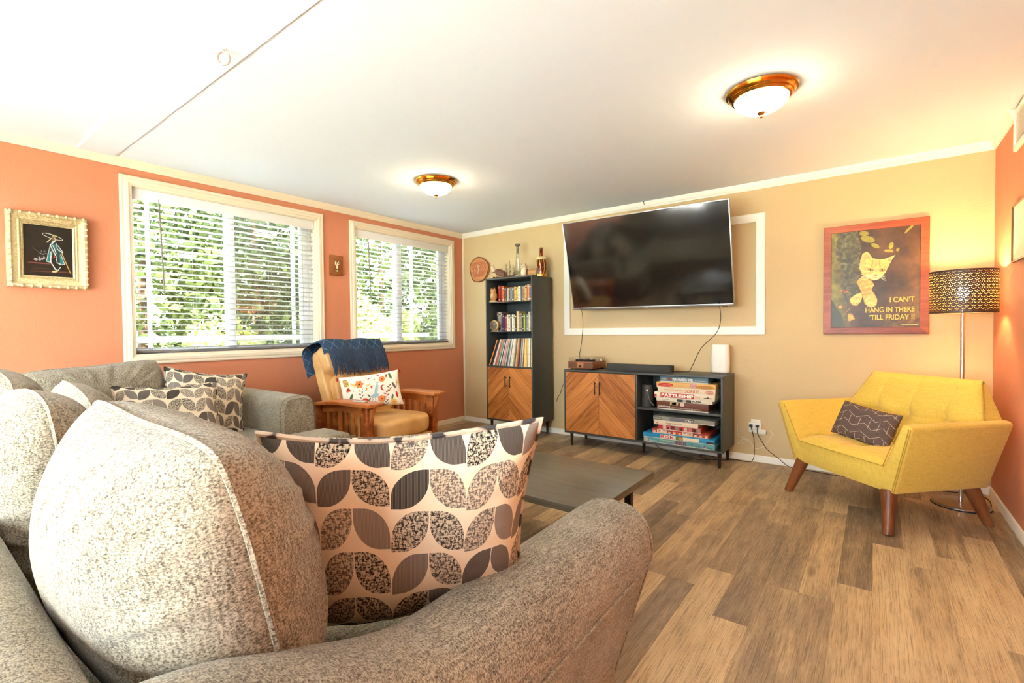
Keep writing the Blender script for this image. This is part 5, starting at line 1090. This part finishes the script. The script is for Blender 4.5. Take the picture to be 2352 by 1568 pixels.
# ------------------------------------------------------------------ pictures on the walls
def vnoise(U, V, sx, sy, seed):
    rg = np.random.RandomState(seed); g = rg.rand(int(sy)+3, int(sx)+3); x, y = np.clip(U, 0, 1)*sx, np.clip(V, 0, 1)*sy; i, j = x.astype(int), y.astype(int); fx, fy = x-i, y-j; fx, fy = fx*fx*(3-2*fx), fy*fy*(3-2*fy)
    return (g[j, i]*(1-fx)+g[j, i+1]*fx)*(1-fy)+(g[j+1, i]*(1-fx)+g[j+1, i+1]*fx)*fy
def fbm(U, V, s, seed): return sum(vnoise(U, V, s*2**k, s*2**k*1.3, seed+k)/2**k for k in range(4))/1.875
def kitten(U, V):
    o = np.zeros((len(U), 3)); x = 160+1115*U; yt, yb = 265-110*U, 1420-5*U; y = yb-V*(yb-yt)
    n1, n2, n3 = fbm(U, V, 5, 1), fbm(U, V, 14, 2), fbm(U, V, 40, 3)
    def put(m, c, k=None):
        c = np.array(c, float); o[m] = c if k is None else c*k[m][:, None]
    o[:] = np.array([78, 54, 30])[None]*(.6+.8*n1[:, None]); warm = np.clip((U-.55)*1.5, 0, 1)*np.clip(1-abs(V-.45)*1.6, 0, 1); o += warm[:, None]*np.array([60, 40, 10])[None]*n2[:, None]*1.3
    low = np.clip((.35-V)*3, 0, 1)*np.clip((U-.5)*3, 0, 1); o += (low*n3)[:, None]*np.array([70, 52, 18])[None]
    gr = np.clip((.30-U)*4, 0, 1); o[:] = o*(1-gr[:, None])+gr[:, None]*np.array([128, 116, 42])[None]*(.55+.7*n2[:, None])
    tr = poly(x, y, [(260, 240), (500, 225), (560, 430), (520, 700), (540, 900), (480, 1050), (330, 1150), (300, 700), (215, 520)]); put(tr, (96, 88, 54), .45+.95*n3*(.6+.6*n2))
    lowl = poly(x, y, [(150, 1050), (300, 1250), (360, 1420), (150, 1430)]); put(lowl, (70, 74, 44), .6+.6*n1)
    for (cx, cy, rx, ry, a) in ((735, 410, 55, 26, .4), (930, 410, 26, 45, .3), (900, 475, 55, 18, .1), (1010, 460, 18, 26, .6), (590, 260, 60, 30, 0), (640, 330, 90, 40, .2), (1150, 200, 90, 14, -.8)):
        m = el(x, y, cx, cy, rx, ry, a); o[m] = o[m]*.4+np.array([150, 150, 46])*.7
    fur = (232, 186, 96)
    kf = .86+.22*n3+.03*np.sin(y*.09+x*.02)
    put(poly(x, y, [(500, 850), (580, 780), (690, 840), (725, 890), (690, 950), (740, 1020), (765, 1080), (755, 1140), (725, 1165), (690, 1170), (640, 1155), (605, 1120), (580, 1020), (545, 940)]), (226, 166, 78), kf*(.97+.06*np.sin((y+.3*x)*.12)))
    put(poly(x, y, [(560, 985), (500, 1005), (430, 1050), (412, 1090), (440, 1135), (495, 1152), (550, 1110), (580, 1030)]), fur, kf)
    put(el(x, y, 690, 1090, 74, 76), fur, kf)
    for t in (640, 680, 722): put(seg(x, y, t, 1135, t+3, 1172, 4), (180, 130, 66))
    for t in (455, 500): put(seg(x, y, t, 1115, t+8, 1150, 4), (180, 130, 66))
    put(poly(x, y, [(545, 600), (575, 510), (625, 483), (660, 505), (700, 565), (790, 580), (860, 572), (978, 528), (930, 600), (905, 660), (860, 745), (800, 810), (720, 838), (650, 815), (580, 770), (535, 690)]), fur, kf)
    put(poly(x, y, [(585, 575), (605, 520), (630, 500), (655, 530), (680, 570)]), (214, 150, 84)); put(poly(x, y, [(890, 585), (955, 545), (910, 610)]), (216, 128, 64))
    put(el(x, y, 735, 790, 70, 42), (240, 208, 132)); put(el(x, y, 700, 630, 12, 50, .2), (206, 150, 70)); put(el(x, y, 745, 625, 9, 46, 0), (206, 150, 70)); put(el(x, y, 790, 632, 10, 44, -.2), (206, 150, 70))
    for cx, cy, a in ((678, 705, .15), (822, 714, -.1)): put(el(x, y, cx, cy, 36, 19, a), (120, 78, 40)); put(el(x, y, cx, cy, 29, 14, a), (170, 140, 60)); put(el(x, y, cx, cy, 9, 13, a), (40, 26, 16))
    put(el(x, y, 742, 772, 24, 13), (222, 130, 84)); put(seg(x, y, 742, 785, 742, 800, 3), (160, 100, 60)); put(seg(x, y, 742, 800, 705, 812, 3), (160, 100, 60)); put(seg(x, y, 742, 800, 778, 812, 3), (160, 100, 60))
    for k in range(4): put(seg(x, y, 660, 785+8*k, 560-10*k, 760+26*k, 2), (240, 220, 170)); put(seg(x, y, 805, 785+8*k, 850+6*k, 770+24*k, 2), (240, 220, 170))
    put(poly(x, y, [(390, 1250), (440, 1245), (470, 1290), (485, 1310), (440, 1330), (400, 1340)]), (226, 146, 56), .8+.4*n3); put(el(x, y, 290, 1165, 26, 18), (220, 150, 70)); put(el(x, y, 350, 970, 60, 12, .2) & (n3 > .45), (190, 100, 40))
    put(seg(x, y, 330, 1270, 420, 1175, 4), (160, 110, 60)); put(seg(x, y, 1065, 1388, 1255, 1388, 4), (214, 180, 90))
    o *= 1.12+.25*(n3-.5)[:, None]
    return np.clip(o, 0, 255)
cp = thing('framed_poster', 'framed kitten poster in a red brown wooden frame beside the lamp', 'poster', (4.297, 0, 1.119))
for mb in frame_sweep(-.323, 0, .323, .851, [(0, 0), (0, .026), (.003, .029), (.050, .029), (.052, .022), (.052, 0)], lambda a, b, h: (a, -h, b)): mb.build('frame', M_REDWOOD, cp, angle=20)
link('print', raster_mesh('print', .546, .748, 210, 290, kitten), M_PRINT, cp, (0, -.020, .0515)); MB().box(-.28, -.0195, .045, .28, -.002, .805).build('backing', M_PAPER, cp)
M_PT = plain('poster_yellow', (240, 200, 84), .5)
for s_, zb, wd in (('I CAN\u2019T', .186, .145), ('HANG IN THERE', .112, .292), ('\u2019TILL FRIDAY !!', .055, .268)):
    text_obj('lettering', s_, M_PT, cp, (.243, -.0205, zb+.052), (1, 0, 0), (0, 0, 1), width=wd, height=.040, align='RIGHT', bold=.022)
def velvet(U, V):
    o = np.zeros((len(U), 3)); x = 380+765*U; y = 1195+15*U-V*820; n = fbm(U, V, 8, 9); n3 = fbm(U, V, 50, 12); o[:] = np.array([30, 24, 18])[None]*(.7+.7*n[:, None])
    def put(m, c, a=1.0): o[m] = o[m]*(1-a)+np.array(c, float)*a
    put(el(x, y, 620, 990, 190, 9, .03), (150, 84, 70), .8); put(el(x, y, 800, 1120, 330, 13, 0), (110, 60, 50), .7); put(el(x, y, 700, 1080, 200, 10, .02), (90, 60, 40), .6)
    sm = (el(x, y, 620, 920, 90, 34, -.25) | el(x, y, 690, 835, 60, 16, 0) | el(x, y, 690, 795, 70, 8, 0)) & (n3 > .50); put(sm, (190, 180, 180), .8); put(seg(x, y, 520, 745, 660, 850, 2.5), (150, 140, 120), .7)
    ring = el(x, y, 830, 552, 165, 34, .24) & ~el(x, y, 830, 552, 156, 27, .24); put(ring, (230, 224, 206)); put(el(x, y, 852, 540, 32, 24), (150, 140, 96)); put(el(x, y, 850, 585, 34, 34), (110, 84, 52)); put(seg(x, y, 800, 590, 738, 650, 6), (214, 204, 150)); put(seg(x, y, 860, 570, 880, 600, 6), (200, 190, 150))
    put(poly(x, y, [(785, 640), (870, 610), (910, 680), (985, 790), (960, 830), (1010, 990), (930, 1000), (880, 900), (850, 760), (780, 970), (725, 960), (790, 720)]), (40, 56, 58))
    put(poly(x, y, [(780, 780), (770, 960), (725, 955)]), (38, 120, 118)); put(poly(x, y, [(930, 830), (965, 840), (1008, 985), (940, 990)]), (36, 110, 116)); put(poly(x, y, [(840, 680), (890, 650), (900, 760), (870, 780)]), (44, 96, 100))
    for a in ((865, 615, 790, 690, 9), (790, 690, 865, 850, 8), (830, 690, 880, 820, 7), (790, 690, 725, 955, 5), (725, 955, 785, 968, 5), (890, 660, 900, 750, 6), (900, 750, 985, 805, 7), (910, 690, 985, 790, 6), (800, 800, 790, 960, 10), (790, 960, 860, 1080, 8), (860, 1080, 900, 1095, 7), (870, 830, 890, 970, 5), (890, 970, 935, 985, 8), (950, 830, 1010, 990, 5), (1010, 990, 920, 1000, 5), (940, 1040, 905, 1090, 6), (820, 640, 870, 612, 8)): put(seg(x, y, *a), (212, 220, 214), .85)
    put(el(x, y, 850, 1115, 45, 14, -.1), (222, 190, 130)); put(seg(x, y, 972, 820, 1100, 1135, 6), (206, 160, 80)); put(el(x, y, 848, 880, 12, 14), (196, 52, 40))
    return np.clip(o, 0, 255)
vp = thing('framed_painting', 'ornate gilt framed dark painting of a figure in a wide hat', 'painting', (0, -3.957, 1.482), rot=(.022, 0, PI/2))
fw, fh = .384, .476; M_GILT = m_wood('pale_gilt', ((150, 122, 78), (206, 184, 136), (228, 210, 166)), 2.0, rough=.5, axis=(30., 30., 30.))
for mb in frame_sweep(-fw/2, 0, fw/2, fh, [(0, 0), (0, .030), (.006, .044), (.018, .048), (.026, .036), (.048, .030), (.056, .038), (.060, .030), (.066, .026), (.068, .034), (.076, .026), (.076, 0)], lambda a, b, h: (a, -h, b)): mb.build('frame', M_GILT, vp, angle=25)
bd = MB().blob((0, 0, 0), (.0085, .012, .0105), 10, 6).mesh('bead'); bd.materials.append(plain('bead_cream', (232, 216, 176), .4))
for k in range(9):
    for z in (.009, fh-.009): link('bead', bd, None, vp, (-fw/2+.02+(fw-.04)*k/8, -.042, z))
for k in range(11):
    for x in (-fw/2+.009, fw/2-.009): link('bead', bd, None, vp, (x, -.042, .034+(fh-.068)*k/10), (0, PI/2, 0))
rp = MB()
for k in range(70): a = k/70*2*(fw+fh-.24)
link('canvas', raster_mesh('canvas', fw-.148, fh-.148, 130, 170, velvet), M_PRINT, vp, (0, -.020, .074)); MB().box(-fw/2+.06, -.019, .06, fw/2-.06, -.002, fh-.06).build('backing', M_PAPER, vp)
op = thing('owl_plaque', 'small brown wooden plaque with an ivory owl between the windows', 'plaque', (0, -1.862, 1.742), rot=(.0, 0, PI/2))
MB().box(-.070, -.028, 0, .070, -.0, .196).build('board', M_PLAQUEW, op, bevel=.006)
M_IV = plain('ivory', (240, 226, 190), .4)
for q in (-1, 1):
    MB().blob((q*.0115, -.030, .115), (.0125, .004, .0145), 12, 8).build('owl_face', M_IV, op); MB().tube([(q*.012, -.030, .125), (q*.021, -.030, .138)], [.006, .001], 6).build('ear_tuft', M_IV, op)
    MB().lathe([(.0055, 0), (.0055, .002), (0, .002)], 10, M=Matrix.Translation((q*.0105, -.033, .116)) @ Matrix.Rotation(PI/2, 4, 'X')).build('owl_eye', M_DARK, op)
MB().prism([(0, -.026), (.013, -.008), (.008, .014), (-.008, .014), (-.013, -.008)][::-1], lambda a, b, d: (a, d, .086+b), -.033, -.028).build('owl_breast', M_IV, op, smooth=False)
MB().prism([(0, -.009), (.009, 0), (0, .009), (-.009, 0)][::-1], lambda a, b, d: (a, d, .044+b), -.033, -.028).build('owl_tail', M_IV, op, smooth=False)
MB().tube(smooth_pts([(-.038, -.030, .050), (-.03, -.031, .062), (0, -.031, .056), (.034, -.030, .058)], 4), .002, 6).build('branch', M_DARK, op)
rpq = thing('wood_slice_plaque', 'round wood slice plaque with brick relief on the wall left of the bookcase', 'plaque', (.312, 0, 1.790))
def sl_(a, k=1.0): r = 1+.04*math.sin(3*a+1)+.025*math.sin(5*a); return (.155*r*k*math.cos(a), .158+.158*r*k*math.sin(a))
ol = [sl_(2*PI*k/48) for k in range(48)]
MB().prism(ol[::-1], lambda a, b, d: (a, d, b), -.001, -.040).build('slice', m_wood('slice_wood', ((150, 90, 50), (196, 126, 70), (214, 150, 92)), 1.5, rough=.6), rpq, bevel=.004)
MB().tube([(sl_(2*PI*k/48, .975)[0], -.039, sl_(2*PI*k/48, .975)[1]) for k in range(48)], .006, 6, closed=True).build('bark_rim', plain('bark_rim', (110, 70, 44), .8), rpq)
bkm = MB().box(-.0155, -.004, -.0105, .0155, 0, .0105).mesh('brick', bevel=.0015); bkm.materials.append(m_paint('clay_brick', (196, 116, 76), 200, .4))
for r in range(8):
    for c in range(7):
        x, z = -.102+.034*c+(.017 if r % 2 else 0), .075+.0235*r
        if (x/.125)**2+((z-.158)/.115)**2 < 1: link('brick', bkm, None, rpq, (x, -.040, z))
MB().tube(smooth_pts([(-.004, -.047, .205), (.002, -.047, .150), (-.006, -.047, .115), (-.018, -.047, .105)], 5), .006, 8).box(-.02, -.049, .196, .012, -.041, .206).build('figure_relief', M_CERAM, rpq)
for k in range(9): MB().blob((-.09+.022*k, -.046, .10+.05*((k*37) % 3)), (.004, .003, .007), 8, 6).build('relief_dot', M_CERAM, rpq)
rw_ = thing('framed_print', 'pale framed print on the right wall near the lamp', 'picture', (W, -1.02, 1.540), rot=(0, 0, -PI/2))
for mb in frame_sweep(-.40, 0, .40, .330, [(0, 0), (0, .016), (.006, .018), (.010, .014), (.010, 0)], lambda a, b, h: (a, -h, b)): mb.build('frame', plain('thin_bronze', (120, 92, 50), .4, .6), rw_, angle=20)
_t = NT('pale_print'); _t.base(_t.ramp(_t.noise(_t.co(), 9, 3), [(.35, s2l(236, 222, 180)), (.6, s2l(246, 236, 206)), (.8, s2l(222, 196, 140))]), .4)
MB().box(-.392, -.010, .008, .392, -.001, .322).build('print', _t.m, rw_)
vt = thing('air_vent', 'white louvred air vent high on the right wall by the crown', 'vent', (W, -.82, 2.180), rot=(0, 0, -PI/2))
for mb in frame_sweep(-.198, 0, .198, .234, [(0, 0), (0, .010), (.006, .016), (.026, .016), (.028, .010), (.028, 0)], lambda a, b, h: (a, -h, b)): mb.build('frame', M_TRIMW, vt, angle=20)
lvm = MB().box(-.172, -.011, -.0012, .172, -.001, .0012).mesh('louvre'); lvm.materials.append(M_TRIMW)
for k in range(17): link('louvre', lvm, None, vt, (0, -.001, .034+.0103*k), (.6, 0, 0))
MB().box(-.175, -.0008, .026, .175, -.0003, .208).build('backing', plain('vent_dark', (90, 76, 60), .8), vt)

# ------------------------------------------------------------------ ceiling lights and hooks
_t = NT('fluted_glass_dome'); _t.base(s2l(255, 244, 214), .25); lw = _t.n('LayerWeight'); lw.inputs[0].default_value = .35
_t.p.inputs['Emission Color'].default_value = c4(s2l(255, 232, 190)); _t.p.inputs['Emission Strength'].default_value = 14.0; M_DOME = _t.m
def ceiling_light(label, x, y):
    t = thing('ceiling_light', label, 'ceiling light', (x, y, CE), group='brass ceiling lights')
    MB().lathe([(.0, 0), (.172, 0), (.176, -.006), (.172, -.014), (.160, -.016), (.162, -.024), (.154, -.032), (.148, -.032), (.150, -.040), (.142, -.048), (.132, -.050), (.128, -.044), (.0, -.040)], 64).build('pan', M_BRASS, t, angle=25)
    def dm(u, v): a = 2*PI*u; f = v*PI/2; r = .130*math.cos(f)*(1+.010*math.cos(48*a)*math.cos(f)); return (r*math.cos(a), r*math.sin(a), -.044-.076*math.sin(f))
    MB().grid(dm, 192, 12, closed_u=True, flip=True).build('dome', M_DOME, t, angle=80)
    MB().lathe([(.0, -.112), (.018, -.113), (.022, -.118), (.014, -.128), (.008, -.134), (.009, -.140), (.005, -.146), (.0, -.147)], 20).build('finial', M_BRASS, t)
    return t
ceiling_light('brass dome ceiling light nearer the television', 3.82, -1.775); ceiling_light('brass dome ceiling light nearer the windows', 1.365, -1.785)
hk = thing('ceiling_hook', 'small white metal ring hook hanging from the ceiling beam', 'hook', (2.02, -3.69, CE-.007), .9)
MB().lathe([(.012, 0), (.011, -.004), (.004, -.006), (0, -.006)], 14).build('plate', M_TRIMW, hk); MB().tube([(0, 0, -.004), (0, 0, -.016)], .003, 8).build('shank', M_STEEL, hk)
MB().tube([(.024*math.sin(a), 0, -.045-.028*math.cos(a)*-1) for a in [2*PI*k/24 for k in range(24)]], .0035, 8, closed=True).build('ring', M_STEEL, hk)
h2 = thing('ceiling_hook', 'tiny dark hook in the crown moulding above the television', 'hook', (2.475, -.036, 2.435))
MB().tube([(0, 0, 0), (0, -.004, -.02), (.008, -.006, -.03), (.016, -.004, -.022)], .0025, 6).build('wire', plain('bronze', (90, 66, 40), .4, .6), h2); MB().lathe([(.008, 0), (.007, -.003), (0, -.003)], 10).build('plate', plain('bronze', (90, 66, 40), .4, .6), h2)

# ------------------------------------------------------------------ outlet, plugs and cords
ou = thing('wall_outlet', 'cream multi socket outlet on the wall left of the loveseat', 'outlet', (3.475, 0, .258))
MB().box(-.036, -.006, .010, .040, 0, .114).build('cover_plate', M_WHITEP, ou, bevel=.003); MB().box(-.050, -.030, .0, .050, -.0065, .088).build('adapter', M_WHITEP, ou, bevel=.005)
for x in (-.03, .0, .03):
    for z in (.062, .026):
        for q in (-.005, .005): MB().box(x+q-.001, -.0306, z, x+q+.001, -.030, z+.009).build('slot', M_DARK, ou)
wc = thing('charger', 'white plug in charger on the right of the wall outlet', 'charger', (3.545, -.03, .262)); MB().box(-.040, -.03, -.006, .022, -.001, .034).build('body', M_WHITEP, wc, bevel=.005)
MB().tube(smooth_pts([(3.565-3.545, -.0, .285-.262)]+[(a-3.545, -.012+.03, b-.262) for a, b in ((3.598, .279), (3.609, .257), (3.592, .224), (3.574, .188), (3.553, .152), (3.529, .135), (3.473, .115), (3.449, .151), (3.424, .186), (3.389, .160), (3.344, .140), (3.338, .153), (3.373, .182), (3.411, .184), (3.386, .198), (3.341, .206), (3.330, .226), (3.330, .302), (3.312, .317))], 6), .0018, 6).build('cord', M_WHITEP, wc)
def plug_cord(label, px, pts):
    t = thing('power_cord', label, 'power cord', (px, -.03, .32)); MB().box(-.013, -.020, -.010, .013, -.0008, .010).build('plug', M_CORD, t, bevel=.003)
    MB().tube(smooth_pts([(0, -.012, -.006)]+[(a-px, b+.03, c-.32) for a, b, c in pts], 6), .0028, 6).build('cord', M_CORD, t)
plug_cord('black power cord dropping from the outlet towards the stand', 3.445, [(3.462, -.045, .25), (3.471, -.04, .189), (3.470, -.035, .06), (3.456, -.06, .014), (3.42, -.07, .004), (3.36, -.06, .004), (3.31, -.07, .004), (3.20, -.16, .004), (3.10, -.17, .004), (3.02, -.10, .004), (3.05, -.05, .004), (3.14, -.06, .004), (3.17, -.16, .006), (3.06, -.24, .004), (2.95, -.22, .004), (2.80, -.16, .004), (2.62, -.08, .03), (2.56, -.06, .12)])
plug_cord('black power cord running from the outlet under the loveseat', 3.495, [(3.499, -.045, .254), (3.529, -.04, .197), (3.575, -.038, .125), (3.655, -.04, .067), (3.742, -.045, .006), (3.90, -.07, .004), (4.1, -.10, .004), (4.4, -.12, .004), (4.72, -.10, .004), (4.86, -.05, .004), (4.915, -.12, .004), (4.925, -.2, .004), (4.918, -.30, .004)])
cable('television_cable', [(1.87, -.26, 1.40), (1.868, -.20, 1.36), (1.845, -.14, 1.23), (1.80, -.08, 1.08), (1.765, -.05, .97), (1.745, -.035, .90), (1.735, -.012, .70), (1.73, -.010, .5)], .003, M_CORD, 'thin black cable hanging from the left end of the television')
cable('television_cable', [(3.225, -.24, 1.40), (3.216, -.15, 1.35), (3.212, -.11, 1.247), (3.172, -.10, 1.131), (3.04, -.10, .992), (2.962, -.10, .83), (2.93, -.11, .777), (2.88, -.15, .7760), (2.80, -.21, .7762)], .003, M_CORD, 'curved black cable hanging from the right end of the television')
cable('stand_cable', [(1.43, -.012, .36), (1.46, -.03, .42), (1.495, -.04, .455), (1.54, -.05, .556), (1.60, -.05, .66), (1.68, -.03, .70), (1.74, -.012, .68)], .003, M_CORD, 'black cable between the bookcase and the media stand')
